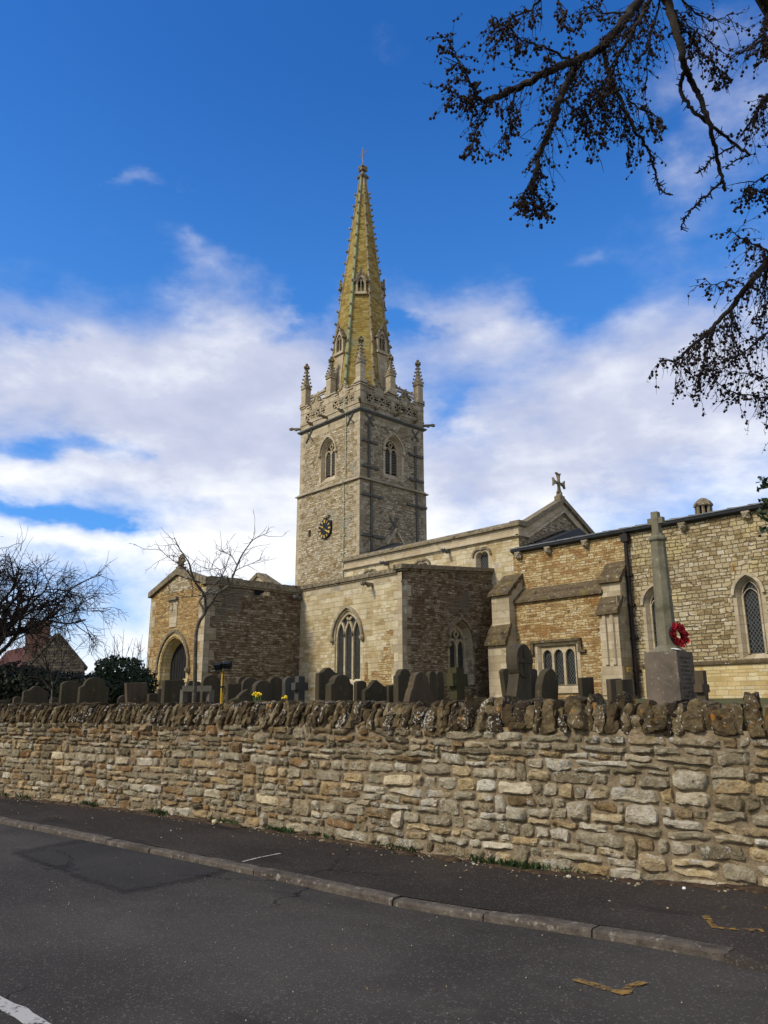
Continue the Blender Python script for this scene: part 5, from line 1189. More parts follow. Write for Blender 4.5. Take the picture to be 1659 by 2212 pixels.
sh_ = onp(1, my, 1419, 1171); rb = .165; rtp = .125; zs0, zs1 = zt0+.10, sh_.z
M = MB(); M.lathe((mx, my, 0), [(wt*1.02, zt0-.002), (rb*1.25, zs0), (rb*1.08, zs0+.02), (rtp*1.08, zs1)], 8, math.pi/8); M.build('shaft', 'memshaft', war)
M = MB(); M.lathe((mx, my, 0), [(rtp*1.05, zs1-.01), (rtp*1.35, zs1+.03), (rtp*1.35, zs1+.07), (rtp*.95, zs1+.12), (rtp*.9, zs1+.16)], 8, math.pi/8); M.build('capital', 'memshaft', war)
zc = onp(1, my, 1414, 1107).z; za_ = onp(1, my, 1414, 1126).z
M = MB(); M.box(mx-.065, mx+.065, my-.06, my+.06, zs1+.14, zc); M.box(mx-.155, mx+.155, my-.05, my+.05, za_-.065, za_+.055); noisy(M, .006, 6); M.build('cross', 'memshaft', war)
wre = thing('poppy_wreath', 'round wreath of red paper poppies propped against the memorial shaft', 'wreath')
c = V3((mx+.235, my-.06, zt0+.285)); nrm = V3((1, -.20, .16)).normalized(); ua = nrm.cross(V3((0, 0, 1))).normalized(); va = ua.cross(nrm)
MAT['poppy'] = plain('red_paper_petals', H('98101a'), .7, .4, 30, .1); MAT['poppy_dark'] = plain('black_poppy_centre', H('150c0c'), .7)
M = MB(); M.tube([c+(ua*math.cos(k*math.pi/12)+va*math.sin(k*math.pi/12))*.155 for k in range(25)], .042, 8, False); M.build('ring', 'poppy_dark', wre)
M = MB(); N_ = MB(); rnd = random.Random(2)
for k in range(46):
    th = k*2*math.pi/23+rnd.uniform(-.1, .1); rr = (.132 if k % 2 else .188)+rnd.uniform(-.012, .012); p = c+(ua*math.cos(th)+va*math.sin(th))*rr+nrm*rnd.uniform(.025, .055)
    d = (nrm+ua*rnd.uniform(-.5, .5)+va*rnd.uniform(-.5, .5)).normalized(); e = d.orthogonal().normalized(); g = d.cross(e)
    for q_ in range(4):
        t0 = q_*math.pi/2+rnd.random(); a_ = e*math.cos(t0)+g*math.sin(t0); b_ = d.cross(a_); r0 = .045
        M.face([p, p+a_*r0*.6-b_*r0*.75+d*.012, p+a_*r0*1.1-b_*r0*.3+d*.024, p+a_*r0*1.1+b_*r0*.3+d*.02, p+a_*r0*.6+b_*r0*.75+d*.010])
    N_.ball(p+d*.012, .012, 6, 4)
M.build('poppies', 'poppy', wre, recalc=False); N_.build('poppy_centres', 'poppy_dark', wre)
M = MB(); a_ = V3((mx+.26, my-wt*.55, zt0+.075)); M.hexa([a_+V3(v) for v in ((-.10, -.02, -.03), (.08, -.10, -.06), (.10, -.02, -.06), (-.08, .06, -.02), (-.10, -.02, -.02), (.08, -.10, -.05), (.10, -.02, -.05), (-.08, .06, -.01))]); M.build('card', 'white', wre)
# floodlights on a yellow post
fl = thing('floodlight_post', 'yellow post carrying two black floodlights among the gravestones', 'floodlight')
MAT['yellow_paint'] = plain('yellow_painted_steel', H('a9851f'), .6, .25, 8, .1, spots=((5, .6, .68, H('8a6a2a')),))
Zf = 14.0; a = at(484.5, 1518, Zf); b = at(482, 1449, Zf); zb_ = zground(a.x, a.y)
M = MB(); M.tube([(b.x, b.y, zb_), (b.x, b.y, b.z)], .031, 8); M.build('post', 'yellow_paint', fl)
M = MB(); M.tube([(b.x+.01, b.y, b.z-.42), (b.x+.05, b.y-.02, b.z-.3), (b.x+.045, b.y-.02, b.z-.1), (b.x+.02, b.y, b.z)], .010, 5)
for z in (.30, .62): M.lathe((b.x, b.y, 0), [(.042, b.z-z), (.042, b.z-z+.03)], 8)
M.build('cable', 'black', fl)
e1 = at(463, 1451, Zf); e2 = at(499, 1447, Zf); M = MB(); M.tube([(e1.x, e1.y, b.z+.01), (e2.x, e2.y, b.z+.03)], .022, 6); M.build('crossbar', plain('galvanised_bar', H('9a978c'), .5), fl)
for cx_, cy_ in ((471.5, 1440), (491.5, 1437)):
    p = at(cx_, cy_, Zf); yw = math.atan2(.75, -.35)
    fwd = V3((-.35, .80, .35)).normalized(); rgt = fwd.cross(V3((0, 0, 1))).normalized(); u_ = rgt.cross(fwd)
    M = MB(); hw_, hh_, dd_ = .072, .060, .045
    M.hexa([p-rgt*hw_*.8-u_*hh_*.8-fwd*dd_, p+rgt*hw_*.8-u_*hh_*.8-fwd*dd_, p+rgt*hw_-u_*hh_+fwd*dd_, p-rgt*hw_-u_*hh_+fwd*dd_, p-rgt*hw_*.8+u_*hh_*.8-fwd*dd_, p+rgt*hw_*.8+u_*hh_*.8-fwd*dd_, p+rgt*hw_+u_*hh_+fwd*dd_, p-rgt*hw_+u_*hh_+fwd*dd_])
    for k in range(4): f = -.6+.4*k; M.hexa([p+rgt*(hw_*f-.006)+u_*s2-fwd*(dd_+.02*q2) for s2, q2 in ((-.05, 0), (-.05, 1))]+[p+rgt*(hw_*f+.006)+u_*s2-fwd*(dd_+.02*q2) for s2, q2 in ((-.05, 1), (-.05, 0))]+[p+rgt*(hw_*f-.006)+u_*s2-fwd*(dd_+.02*q2) for s2, q2 in ((.05, 0), (.05, 1))]+[p+rgt*(hw_*f+.006)+u_*s2-fwd*(dd_+.02*q2) for s2, q2 in ((.05, 1), (.05, 0))])
    lp = M.build('lamp', 'black', fl)
    M = MB(); M.face([p+fwd*(dd_+.002)+rgt*sx*hw_*.85+u_*sy*hh_*.85 for sx, sy in ((-1, -1), (1, -1), (1, 1), (-1, 1))]); M.build('lamp_glass', plain('floodlight_glass', H('3a3d40'), .15, .05), lp, recalc=False)
    M = MB()
    for e in (-1, 1): M.tube([p+rgt*e*(hw_+.008), p+rgt*e*(hw_+.008)-V3((0, 0, .09)), p-V3((0, 0, .10))], .008, 5)
    M.build('yoke', 'black', lp)
# timber frame round the young tree
tg_ = thing('tree_guard', 'low weathered timber rail on two posts beside the young tree trunk', 'tree guard')
Zt = 13.5
for cx_ in (398, 455):
    p = at(cx_, 1490, Zt); M = MB(); M.box(p.x-.05, p.x+.05, p.y-.05, p.y+.05, zground(p.x, p.y)-.1, p.z); M.build('post', 'wood_grey', tg_)
p1, p2 = at(394, 1487.5, Zt-.05), at(457, 1487.5, Zt-.05); d = (p2-p1).normalized(); n_ = V3((d.y, -d.x, 0)).normalized()*.02; M = MB(); u_ = V3((0, 0, .05))
M.hexa([p1-n_-u_, p2-n_-u_, p2+n_-u_, p1+n_-u_, p1-n_+u_, p2-n_+u_, p2+n_+u_, p1+n_+u_]); M.build('rail', 'wood_grey', tg_)
# daffodils
MAT['daff'] = plain('daffodil_yellow', H('e8c81e'), .6, .15, 30, .02); MAT['leafgreen'] = plain('daffodil_leaf', H('4d6a2c'), .6, .2, 20)
def daffodil(spots, Z, label):
    r = thing('daffodil_clump', label, 'flowers', 'daffodils in bloom'); rnd = random.Random(int(spots[0][0])); M = MB(); Lm = MB()
    for (px, py) in spots:
        p = at(px, py, Z); zb_ = zground(p.x, p.y)-.02; Lm.tube([(p.x+rnd.uniform(-.03, .03), p.y, zb_), (p.x, p.y, p.z)], .006, 5)
        d = V3((rnd.uniform(-.2, .8), -.8, rnd.uniform(-.1, .3))).normalized(); e = d.orthogonal().normalized(); g = d.cross(e)
        for k in range(6):
            th = k*math.pi/3; a_ = e*math.cos(th)+g*math.sin(th); b_ = d.cross(a_); M.face([p, p+a_*.015-b_*.010, p+a_*.028, p+a_*.015+b_*.010])
        M.tube([p, p+d*.02, p+d*.035], [.008, .011, .014], 8)
        for k in range(4): q = V3((p.x+rnd.uniform(-.06, .06), p.y+rnd.uniform(-.05, .05), zb_)); Lm.face([q, q+V3((.012, 0, 0)), q+V3((rnd.uniform(-.05, .05)+.006, rnd.uniform(-.04, .04), p.z-zb_-rnd.uniform(.03, .12)))])
    M.build('flowers', 'daff', r, recalc=False); Lm.build('leaves', 'leafgreen', r, recalc=False)
daffodil([(549, 1500), (554, 1502), (559, 1498), (563, 1500), (556, 1505), (552, 1497)], 12.0, 'yellow daffodils showing over the wall at the left below the porch')
daffodil([(611, 1509), (617, 1505), (619, 1508), (615, 1513)], 11.5, 'small yellow daffodil clump on top of the wall left of the stone cross')
# ------------------------------------------------------------------ trees, hedge, house
MAT['bark_dark'] = plain('dark_larch_bark', H('2c251d'), .95, .3, 14, .7, c2=H('39342a'))
MAT['twig'] = plain('dark_twigs', H('211a15'), .9, .3, 20, .2)
MAT['cone'] = plain('larch_cones', H('33271d'), .9, .3, 40, .4)
MAT['bark_grey'] = plain('grey_bark', H('4f4a40'), .95, .3, 16, .5, c2=H('68645a'), spots=((25, .6, .68, H('8a877a')),))
MAT['twig_grey'] = plain('brown_grey_twigs', H('4a423c'), .9, .25, 20, .2)
rnd = random.Random(21)
def rv(): return V3((rnd.uniform(-1, 1), rnd.uniform(-1, 1), rnd.uniform(-1, 1)))
larch = thing('larch_tree', 'overhanging larch with bare cone-hung twigs drooping in from the upper right', 'tree')
TW, CN = MB(), MB()
def cone(p, r):
    d = (V3((0, 0, -1))+rv()*.6).normalized(); M = CN; o = d.orthogonal().normalized(); e = d.cross(o); prof = ((0, .35), (.25, .95), (.6, 1.0), (1.0, .35)); L = r*2.1; n = 6; rings = []
    for f, q in prof: rings.append(M.add([p+d*L*f+(o*math.cos(2*math.pi*k/n)+e*math.sin(2*math.pi*k/n))*r*q for k in range(n)]))
    for a, b in zip(rings, rings[1:]):
        for k in range(n): M.f.append((a+k, a+(k+1) % n, b+(k+1) % n, b+k))
    M.f.append(tuple(rings[-1]+k for k in range(n)))
def twig(p, d, L, r, cones, depth=0, droop=.5):
    pts = [p]; n = max(4, int(L/.05)); d = d.normalized()
    for k in range(n):
        d = (d+rv()*.22+V3((0, 0, -droop*.22))).normalized(); pts.append(pts[-1]+d*(L/n))
        if rnd.random() < cones: cone(pts[-1]+rv()*.012, rnd.uniform(.008, .0135))
        if depth < 2 and rnd.random() < (.30 if depth == 0 else .14): twig(pts[-1], (d+rv()*.9).normalized(), L*rnd.uniform(.25, .55), r*.7, cones, depth+1, droop)
        elif rnd.random() < .4: TW.tube([pts[-1], pts[-1]+rv().normalized()*rnd.uniform(.012, .03)], [.003, .002], 3, False)
    TW.tube(pts, [r*(1-.55*k/n) for k in range(n+1)], 3, False)
def lz(p): return (931.4+.4386*p[0], .4386*p[1])
def limb(pix, z0, z1, r0, r1, every=.06, tl=(.15, .45), cones=.30, bias=(0, 0, -.6), start=0.0, name='branch', bare=False):
    pts = []; n = len(pix)
    for k, q in enumerate(pix): x, y = lz(q); pts.append(at(x, y, z0+(z1-z0)*k/(n-1)+.12*math.sin(k*1.7)))
    c = catmull(pts, 6); N_ = len(c); M = MB()
    for k in range(1, N_-1): c[k] = c[k]+rv()*.010
    M.tube(c, [.86*(r0+(r1-r0)*(k/(N_-1))**.8) for k in range(N_)], 7); M.build(name, 'bark_dark', larch, smooth=True)
    acc = 0
    for k in range(N_-1):
        seg = (c[k+1]-c[k]).length; acc += seg
        if k/(N_-1) < start: acc = 0; continue
        while acc > every*.62:
            acc -= every*.62; p = c[k].lerp(c[k+1], rnd.random()); dr = (c[k+1]-c[k]).normalized(); rr = r0+(r1-r0)*k/N_
            if bare: TW.tube([p, p+rv().normalized()*rnd.uniform(.02, .06)+dr*.01], [.006, .003], 4, False); continue
            side = rv(); side = (side-dr*side.dot(dr)).normalized()
            twig(p+side*rr*.6, side*.7+dr*.7+V3(bias), rnd.uniform(*tl)*(1.1 if rnd.random() < .75 else 1.7)*(1-.45*(k/N_)**3), rnd.uniform(.0026, .0044), cones*.66)
    return c
# trunk stands beyond the right edge, behind the wall
tb = at(1905, 1500, 9.0); zb_ = zground(tb.x, tb.y)-.2; tt = at(1830, -900, 8.2); M = MB()
tr_ = [V3((tb.x, tb.y, zb_)), V3((tb.x, tb.y, 3.0)), V3((tb.x, tb.y, 5.5))+R0*.25, V3((tb.x, tb.y, 8.5))+R0*1.0, V3((tb.x, tb.y, 14))+R0*2.6]
M.tube(catmull(tr_, 6), [.34-.008*k for k in range(25)], 12); M.build('trunk', 'bark_dark', larch, smooth=True)
def to_trunk(p, h, r, nxt):                                      # heavy limb out of the picture joining a branch to the trunk
    q = V3((tb.x, tb.y, 0)); hd = math.hypot(q.x-p.x, q.y-p.y); d0 = (p-nxt).normalized(); sl = max(-.5, min(1.1, d0.z/max(.25, math.hypot(d0.x, d0.y)))); q.z = max(2.2, min(13, p.z+sl*hd*.75)); q += R0*(.3*max(0, q.z-5.5)); m_ = p+d0*hd*.35; n2 = q.lerp(m_, .35); M = MB(); M.tube(catmull([p, m_, n2, q], 6), [r+.03*k/18 for k in range(19)], 8); M.build('branch', 'bark_dark', larch, smooth=True)
c = limb([(1120, -110), (1030, 0), (960, 90), (880, 190), (830, 240), (750, 285), (650, 320), (540, 370), (430, 430), (330, 475), (270, 500)], 6.6, 5.8, .052, .026, .045, (.12, .38), .34); to_trunk(c[0], 12.0, .055, c[2])
limb([(270, 500), (225, 480), (200, 420), (150, 330), (120, 270), (75, 180)], 5.8, 5.6, .018, .004, .03, (.05, .16), .5)
limb([(230, 490), (160, 480), (80, 440)], 5.75, 5.65, .012, .004, .03, (.06, .18), .45)
limb([(690, 300), (600, 255), (500, 215), (400, 180), (350, 190)], 6.1, 5.7, .014, .005, .05, (.08, .22), .40)
limb([(430, 210), (400, 150), (330, 110), (295, 75)], 5.8, 5.6, .009, .004, .06, (.06, .18), .30)
limb([(560, -40), (500, 40), (400, 90), (330, 150), (310, 195)], 6.0, 5.6, .012, .005, .045, (.08, .22), .40)
limb([(620, -50), (640, 40), (655, 130)], 6.0, 5.8, .010, .004, .04, (.05, .14), .45)
limb([(740, 290), (690, 370), (640, 470), (610, 580), (570, 670), (530, 780), (500, 900), (488, 960)], 6.2, 6.0, .038, .020, .045, (.10, .30), .40)
limb([(488, 940), (530, 970), (565, 1050)], 6.0, 5.9, .012, .004, .025, (.05, .15), .5)
limb([(500, 880), (460, 960), (440, 1000)], 6.0, 5.9, .010, .004, .025, (.06, .16), .5)
limb([(850, 240), (870, 340), (920, 470), (980, 600), (1050, 710), (1090, 770)], 6.4, 6.2, .022, .012, .05, (.10, .30), .34)
limb([(1090, 770), (1110, 870), (1140, 940), (1190, 960)], 6.2, 6.1, .012, .006, .03, bare=True)
limb([(1090, -40), (1060, 30), (1010, 120), (950, 230), (900, 330), (870, 420), (820, 500)], 6.5, 6.1, .026, .010, .04, (.12, .36), .34)
limb([(1130, -40), (1110, 80), (1080, 180), (1065, 300), (1055, 470)], 6.5, 6.3, .012, .004, .06, (.08, .22), .30)
limb([(900, 300), (860, 400), (800, 470), (740, 560)], 6.3, 6.1, .012, .004, .035, (.10, .3), .45)
limb([(640, 470), (720, 560), (780, 640), (850, 680)], 6.1, 6.0, .010, .004, .04, (.08, .22), .4)
limb([(430, 430), (400, 520), (380, 620), (330, 700)], 5.9, 5.8, .008, .003, .05, (.08, .2), .42)
limb([(280, 500), (240, 580), (210, 680), (190, 770)], 5.8, 5.7, .007, .003, .05, (.06, .18), .42)
limb([(920, 470), (930, 560), (960, 680), (975, 760)], 6.3, 6.2, .008, .003, .04, (.06, .18), .42)
limb([(980, 500), (1040, 540), (1120, 580), (1130, 640)], 6.3, 6.2, .008, .003, .05, (.06, .16), .40)
c = limb([(1120, -120), (1160, 0), (1200, 120), (1240, 280), (1260, 360), (1310, 450), (1360, 580), (1390, 680), (1420, 830), (1450, 940)], 6.4, 6.6, .046, .016, .05, bare=True, start=.45); to_trunk(c[0], 12.5, .05, c[2])
limb([(1252, 350), (1225, 430), (1270, 520), (1350, 600), (1420, 650), (1490, 710), (1570, 765)], 6.5, 6.7, .022, .013, .035, bare=True)
limb([(1495, 715), (1400, 770), (1350, 820), (1310, 855)], 6.6, 6.5, .010, .005, .025, bare=True)
limb([(1440, 890), (1400, 920), (1330, 990), (1270, 1050), (1240, 1100), (1230, 1135)], 6.6, 6.5, .014, .006, .025, bare=True)
limb([(1560, 770), (1500, 790), (1450, 830)], 6.7, 6.7, .010, .005, .03, bare=True)
limb([(1180, 60), (1250, 150), (1320, 250), (1390, 310), (1450, 400)], 6.5, 6.6, .012, .005, .03, (.06, .18), .42)
limb([(1200, -40), (1300, 60), (1400, 100), (1490, 60)], 6.5, 6.6, .010, .004, .06, (.10, .26), .28)
limb([(1140, 40), (1240, 100), (1320, 170), (1420, 250)], 6.5, 6.6, .010, .004, .05, (.10, .28), .30)
limb([(960, 60), (850, 60), (780, 30), (720, 100)], 6.4, 6.1, .010, .004, .05, (.10, .26), .30)
c = limb([(1900, 60), (1760, 130), (1660, 190), (1580, 230), (1510, 265)], 6.8, 6.5, .030, .006, .035, (.12, .36), .42); to_trunk(c[0], 6.9, .035, c[2])
c = limb([(1880, 300), (1760, 400), (1660, 480), (1600, 560), (1540, 650)], 6.9, 6.6, .030, .006, .03, (.10, .32), .45); to_trunk(c[0], 6.3, .035, c[2])
limb([(1740, -60), (1690, 20), (1650, 100), (1640, 250)], 6.8, 6.6, .016, .005, .03, (.12, .3), .45)
c = limb([(1840, 820), (1740, 850), (1660, 860), (1600, 890), (1510, 905)], 6.9, 6.7, .018, .004, .08, (.05, .14), .2); to_trunk(c[0], 5.6, .02, c[2])
limb([(1760, 920), (1660, 960), (1600, 935), (1530, 945)], 6.9, 6.7, .012, .004, .035, (.06, .16), .45)
c = limb([(1900, 1080), (1780, 1170), (1660, 1280), (1570, 1400), (1480, 1510), (1400, 1600), (1300, 1690), (1240, 1750), (1200, 1775), (1150, 1780)], 7.2, 6.4, .050, .004, .035, (.12, .34), .42); to_trunk(c[0], 4.9, .055, c[2])
limb([(1700, 1260), (1640, 1230), (1570, 1195), (1520, 1165), (1470, 1140)], 7.0, 6.8, .014, .004, .035, (.08, .24), .34)
limb([(1560, 1410), (1480, 1380), (1400, 1400), (1350, 1370)], 6.9, 6.7, .008, .003, .07, (.06, .16), .22)
c = limb([(1800, 1560), (1660, 1640), (1560, 1720), (1470, 1770), (1390, 1760)], 7.0, 6.6, .016, .004, .05, (.10, .3), .36); to_trunk(c[0], 4.0, .02, c[2])
limb([(1760, 1840), (1660, 1860), (1580, 1845), (1480, 1830), (1400, 1800)], 7.0, 6.7, .010, .004, .05, (.10, .3), .36)
limb([(1760, 1950), (1660, 1960), (1560, 1950), (1480, 1930), (1400, 1880)], 7.0, 6.7, .010, .004, .045, (.10, .32), .36)
limb([(1400, 1600), (1360, 1720), (1330, 1820), (1290, 1900)], 6.6, 6.5, .010, .003, .04, (.08, .24), .42)
limb([(1480, 1510), (1480, 1640), (1500, 1740)], 6.8, 6.7, .010, .003, .04, (.1, .26), .42)
limb([(1660, 1300), (1640, 1440), (1650, 1560)], 6.9, 6.9, .010, .003, .04, (.1, .3), .40)
TW.build('twigs', 'twig', larch, recalc=False)
o = CN.build('cones', 'cone', larch, smooth=True); o['kind'] = 'stuff'
# ivy on the larch trunk, reaching into the right edge
MAT['ivy'] = plain('dark_ivy_leaves', H('22301a'), .45, .4, 25, .1, c2=H('33431f'))
M = MB(); rnd = random.Random(9)
def ivyleaf(M, p, r, up=.3):
    d = (rv()+V3((0, -.4, up))).normalized(); e = d.orthogonal().normalized(); th = rnd.random()*6.28; g = d.cross(e); a_ = e*math.cos(th)+g*math.sin(th); b_ = d.cross(a_)
    M.face([p-a_*r, p-a_*r*.2+b_*r*.8, p+a_*r*.25+b_*r*.4, p+a_*r*1.1, p+a_*r*.25-b_*r*.4, p-a_*r*.2-b_*r*.8])
for k in range(900):
    z = rnd.uniform(1.6, 5.2); th = rnd.random()*6.28; r = .36+abs(rnd.gauss(0, .08)); ivyleaf(M, V3((tb.x+math.cos(th)*r, tb.y+math.sin(th)*r, z)), rnd.uniform(.03, .055))
St = MB()
for (px0, py0, px1, py1) in ((1720, 1000, 1648, 1048), (1730, 1060, 1650, 1082), (1720, 1090, 1643, 1112), (1730, 1110, 1650, 1148), (1720, 1030, 1640, 1036)):
    a, b = at(px0, py0, 8.4), at(px1, py1, 8.3); a = V3((tb.x-.3, tb.y-.1, a.z)).lerp(a, .3); St.tube([a, (a+b)/2+V3((0, 0, .05)), b], [.012, .009, .004], 5)
    for k in range(34): ivyleaf(M, b.lerp(a, rnd.random()**1.5*.5)+rv()*.05, rnd.uniform(.022, .042))
ivy = thing('ivy', 'dark green ivy clinging to the larch trunk, sprigs poking in at the right edge', 'ivy'); M.build('leaves', 'ivy', ivy, recalc=False); St.build('stems', 'twig', ivy)
# young tree by the porch
Zy = 13.2
def yz(q): return (291+.234*q[0], 1152+.234*q[1])
yt = thing('young_tree', 'slender young bare tree with a forked spreading top in front of the porch', 'tree'); BR, YT = MB(), MB(); rnd = random.Random(33)
def spray(M, p, d, L, r, lv):
    pts = [p]; n = max(3, int(L/.09)); d = d.normalized()
    for k in range(n):
        d = (d+rv()*.28+V3((0, 0, .03))).normalized(); pts.append(pts[-1]+d*(L/n))
        if lv < 2 and rnd.random() < .5: spray(M, pts[-1], d+rv()*.95, L*rnd.uniform(.3, .55), r*.7, lv+1)
    M.tube(pts, [r*(1-.5*k/n) for k in range(n+1)], 3, False)
def ybranch(pix, r0, r1, dz=0, tw=.16, name='branch'):
    c = catmull([at(*yz(q), Zy+dz*k/(len(pix)-1)) for k, q in enumerate(pix)], 5); N_ = len(c)
    M = MB(); M.tube(c, [r0+(r1-r0)*k/(N_-1) for k in range(N_)], 7); M.build(name, 'bark_grey', yt, smooth=True)
    if tw:
        acc = 0
        for k in range(2, N_-1):
            acc += (c[k+1]-c[k]).length; dr = (c[k+1]-c[k]).normalized()
            while acc > tw*.5: acc -= tw*.5; spray(YT, c[k], dr*.6+rv()*.8+V3((0, 0, .15)), rnd.uniform(.15, .5), .0055, 0)
    return c
ybranch([(545, 1620), (550, 1500), (556, 1400), (558, 1250), (562, 1100), (566, 960), (575, 880), (600, 810), (642, 745), (668, 690)], .040, .025, 0, 0, 'trunk')
ybranch([(640, 745), (625, 680), (597, 632), (640, 570), (668, 540), (740, 470), (800, 400), (840, 320), (860, 250)], .022, .006, .5)
ybranch([(655, 720), (652, 640), (640, 560), (560, 450), (530, 380), (505, 280), (465, 215), (400, 120), (368, 40)], .026, .005, -.4)
ybranch([(668, 690), (710, 640), (760, 560), (870, 480), (905, 400), (945, 300), (990, 200), (1060, 100), (1110, 50), (1240, -10)], .028, .004, .4)
ybranch([(870, 480), (855, 400), (800, 400), (740, 420), (700, 460)], .010, .004, -.5)
ybranch([(560, 450), (470, 330), (380, 270), (290, 200), (215, 130)], .010, .004, -.6)
ybranch([(870, 470), (920, 360), (1000, 310), (1100, 270), (1190, 220)], .009, .004, .3)
ybranch([(760, 560), (690, 560), (600, 580), (430, 590), (290, 560)], .008, .003, -.6)
ybranch([(800, 400), (780, 330), (700, 330), (640, 320)], .007, .003, -.4, .08)
ybranch([(945, 300), (900, 220), (830, 170), (740, 130)], .008, .003, .5)
YT.build('twigs', 'twig_grey', yt, recalc=False)
# bare trees beyond
def bare_tree(base, h, spread, seed, label, lean=V3((0, 0, 0)), name='bare_tree', levels=5, r0=.16, mat='twig_grey', n0=7, droop=.0, twr=.010):
    global rnd; rnd = random.Random(seed); r = thing(name, label, 'tree'); T_, B_, W_ = MB(), MB(), MB()
    def grow(p, d, L, rad, lv):
        pts = [p]; n = 5
        for k in range(n):
            d = (d+rv()*.16+lean*.03+V3((0, 0, .05 if lv < 3 else -droop*.25))).normalized(); pts.append(pts[-1]+d*L/n)
        (T_ if lv == 0 else B_ if lv < 3 else W_).tube(pts, [max(twr*.6, rad*(1-.45*k/n)) for k in range(n+1)], 7 if lv < 2 else 4 if lv < 3 else 3, False)
        if lv >= levels: return
        m_ = n0 if lv == 0 else rnd.choice((4, 5, 5))
        for k in range(m_):
            f = rnd.uniform(.45, 1.0) if lv else rnd.uniform(.55, 1.0); i = min(n-1, int(f*n)); q = pts[i].lerp(pts[i+1], f*n-i) if i < n else pts[-1]
            o = rv(); o = (o-d*o.dot(d)).normalized()
            grow(q, d*rnd.uniform(.45, .9)+o*rnd.uniform(.5, 1.0)*spread+lean*.35, L*rnd.uniform(.50, .80), rad*rnd.uniform(.42, .6), lv+1)
    grow(V3(base), (V3((0, 0, 1))+lean*.15), h*.34, r0, 0)
    T_.build('trunk', 'bark_grey', r, smooth=True); B_.build('branches', 'twig', r, recalc=False); W_.build('twigs', 'twig', r, recalc=False); return r
p = at(-55, 1500, 24.0); bare_tree((p.x, p.y, zground(p.x, p.y)-.2), 8.7, 1.05, 5, 'wide dark bare tree with dense fine twigs at the left edge', lean=R0*.10, levels=5, r0=.17, n0=10, droop=.25, twr=.008)
p = at(116, 1508, 18.5); bare_tree((p.x, p.y, zground(p.x, p.y)-.2), 3.4, .55, 12, 'thin bare sapling rising beside the low stub gravestone', levels=3, r0=.032, n0=4, name='sapling', twr=.008)
p = at(10, 1478, 22.0); 
# hedge and bushes
def leafmat(name, a, b, c): return plain(name, H(a), .6, .45, 2.2, .1, c2=H(b), spots=((5, .55, .7, H(c)),))
MAT['hedge'] = leafmat('dark_hedge_leaves', '22281a', '2d3420', '1b2014'); MAT['bush'] = leafmat('dark_evergreen_leaves', '1d2a17', '2a381e', '17200f')
def bush(name, label, cat, blobs, n, mat, leaf=.09, shoots=(), seed=1, squash=1):
    global rnd; rnd = random.Random(seed); r = thing(name, label, cat); M = MB(); S_ = MB(); vol = sum(b[3]*b[4]*b[5] for b in blobs)
    for (x, y, z, rx, ry, rz) in blobs:
        for k in range(int(n*(rx*ry*rz)/vol)):
            d = rv()
            while d.length > 1 or d.length < .05: d = rv()
            l = d.length; d = d/l*(l**.35); f = 1+.28*noise.noise(d*2.2+V3((x, y, z))); p = V3((x+d.x*rx*f, y+d.y*ry*f, z+d.z*rz*f))
            nrm = (d+rv()*.8).normalized(); e = nrm.orthogonal().normalized(); g = nrm.cross(e); s = leaf*rnd.uniform(.6, 1.3); th = rnd.random()*6.28; a_ = e*math.cos(th)+g*math.sin(th); b_ = nrm.cross(a_)
            M.face([p-a_*s, p+b_*s*.55, p+a_*s, p-b_*s*.55])
        S_.tube([V3((x, y, 1.5)), V3((x, y, z))], [.05, .03], 5)
    for (p, h) in shoots:
        for k in range(7):
            q = V3(p)+rv()*.25; pts = [q]; d = (V3((0, 0, 1))+rv()*.22).normalized()
            for i in range(6): d = (d+rv()*.09+V3((0, 0, .05))).normalized(); pts.append(pts[-1]+d*h*rnd.uniform(.7, 1.1)/6)
            S_.tube(pts, [.012*(1-.6*i/6) for i in range(7)], 3, False)
            for i in (2, 3, 4): S_.tube([pts[i], pts[i]+(rv()*.5+V3((0, 0, .6))).normalized()*h*.25], [.007, .004], 3, False)
    M.build('leaves', mat, r, recalc=False); S_.build('stems', 'twig', r, recalc=False); return r
def bl(px, py, Z, rx, ry, rz): p = at(px, py, Z); return (p.x, p.y, p.z, rx, ry, rz)
bush('round_bush', 'rounded dark evergreen bush with bare shoots on top, left of the porch', 'bush', [bl(258, 1462, 27, .95, .95, .75), bl(228, 1485, 26.5, .8, .8, .55), bl(292, 1480, 27, .8, .8, .6), bl(275, 1500, 26.5, 1.1, .8, .5), bl(215, 1498, 26, .7, .7, .5)], 9000, 'bush', .075,
     [(at(252, 1432, 27), 1.05), (at(300, 1448, 27.4), 1.2), (at(235, 1440, 27), .6)], 3)
bush('hedge', 'long dark green hedge behind the gravestones on the left', 'hedge', [bl(x, y, 25+.0*x, 1.0, 1.0, z) for x, y, z in ((-60, 1478, .75), (-10, 1480, .65), (30, 1476, .7), (75, 1480, .6), (115, 1488, .55), (155, 1490, .55), (190, 1494, .5), (20, 1505, .5), (100, 1508, .5), (170, 1508, .5))], 13000, 'hedge', .07, (), 6)
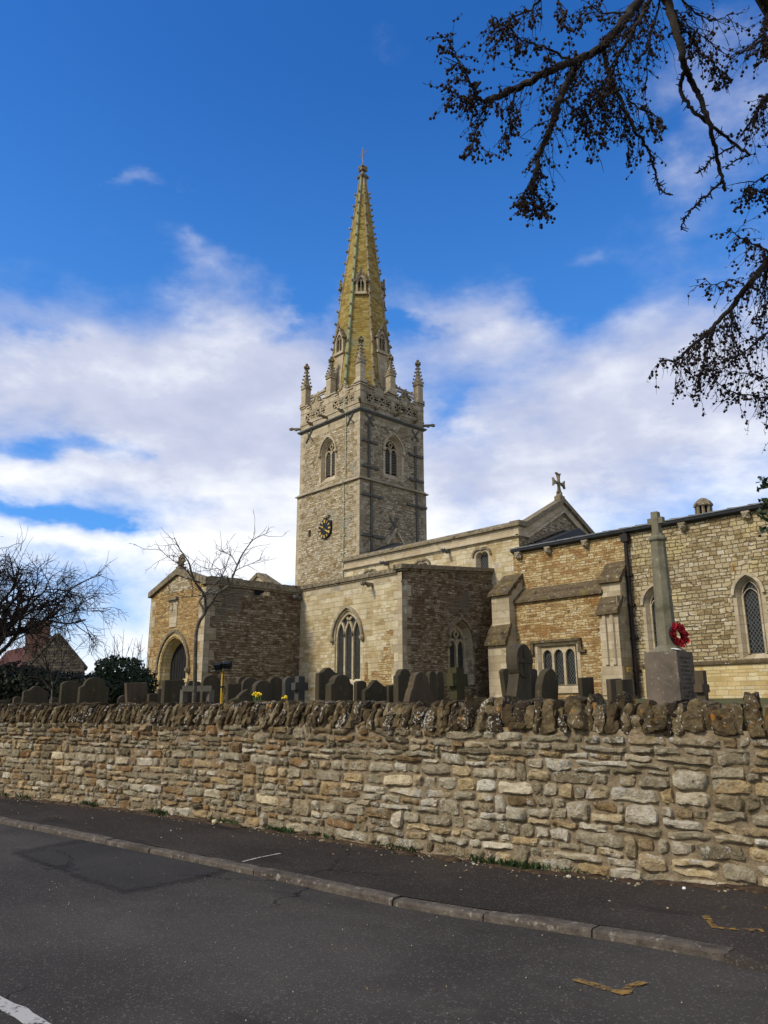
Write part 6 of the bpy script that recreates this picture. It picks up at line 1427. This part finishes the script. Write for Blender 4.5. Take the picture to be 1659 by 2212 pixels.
# house behind the hedge
MAT['brick'] = masonry('old_red_brick', P('35241e', '482f27', '573a2f', '4b3d35'), H('4b3f36'), .22, .075, .012, .01, .0, patch=((1.5, .56, .7, H('3b302a')),), bump=.4)
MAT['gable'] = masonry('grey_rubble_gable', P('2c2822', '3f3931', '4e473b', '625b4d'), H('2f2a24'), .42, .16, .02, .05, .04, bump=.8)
def pantile_mat():
    mt, n, b = new_mat('red_pantiles'); p = n.node('ShaderNodeNewGeometry').outputs['Position']; x, y, z = n.sep(p)
    wv = n.m('SINE', n.m('MULTIPLY', n.m('ADD', x, y), 21)); rw = n.m('FRACT', n.m('MULTIPLY', z, 4.2))
    a = n.noise(p, 2.5, 5, .65); col = n.ramp(a, [(.3, H('38211a')), (.55, H('542e23')), (.75, H('463027'))])
    finish(n, b, col, .85, n.m('ADD', n.m('MULTIPLY', wv, .5), rw), .6, .05); return mt
MAT['pantile'] = pantile_mat()
house = thing('cottage', 'stone cottage with red pantiled roof and brick chimney behind the hedge', 'house')
Zh = 42.0; ap = at(126, 1373, Zh); rgt = V3((R0.x, R0.y, 0)).normalized(); gdir = (rgt*.93-fh*.36).normalized(); ax_ = V3((-gdir.y, gdir.x, 0))   # gable runs along gdir; ridge runs back-left along ax_
ax_ = (-rgt*.62+fh*.78).normalized()
ew = 2.05; zr_ = ap.z; ze = at(186, 1447, Zh).z; zg0 = 1.5
def hp(u, v, z): return V3((ap.x, ap.y, 0))+gdir*u+ax_*v+V3((0, 0, z))
M = MB(); M.prism([hp(-ew, 0, zg0), hp(ew, 0, zg0), hp(ew, 0, ze), hp(0, 0, zr_), hp(-ew, 0, ze)], ax_*.35)
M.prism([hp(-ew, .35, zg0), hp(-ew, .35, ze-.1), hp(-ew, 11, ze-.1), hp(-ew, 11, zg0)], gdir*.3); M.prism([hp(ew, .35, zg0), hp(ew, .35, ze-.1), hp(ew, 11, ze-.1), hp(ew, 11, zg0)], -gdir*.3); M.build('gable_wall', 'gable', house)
M = MB(); zr2 = zr_-.28
M.prism([hp(-ew-.2, .35, ze-.42), hp(0, .35, zr2), hp(ew+.2, .35, ze-.42), hp(ew+.2, .35, ze-.34), hp(0, .35, zr2+.1), hp(-ew-.2, .35, ze-.34)], ax_*10.6); rf = M.build('roof', 'pantile', house)
M = MB()
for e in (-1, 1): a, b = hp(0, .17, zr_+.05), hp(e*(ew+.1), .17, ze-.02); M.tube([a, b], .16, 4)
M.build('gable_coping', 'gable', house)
cb = at(82, 1400, Zh); M = MB(); cz = at(82, 1336, Zh).z; cxy = hp(-.95, .85, 0)
def cbx(M, u0, u1, v0, v1, z0, z1): M.hexa([hp(u0, v0, z0), hp(u1, v0, z0), hp(u1, v1, z0), hp(u0, v1, z0), hp(u0, v0, z1), hp(u1, v0, z1), hp(u1, v1, z1), hp(u0, v1, z1)])
cbx(M, -1.85, -.45, .45, 1.35, ze-.3, cz-.18); cbx(M, -1.92, -.38, .38, 1.42, cz-.50, cz-.42); cbx(M, -1.92, -.38, .38, 1.42, cz-.18, cz); M.build('chimney', 'brick', house)
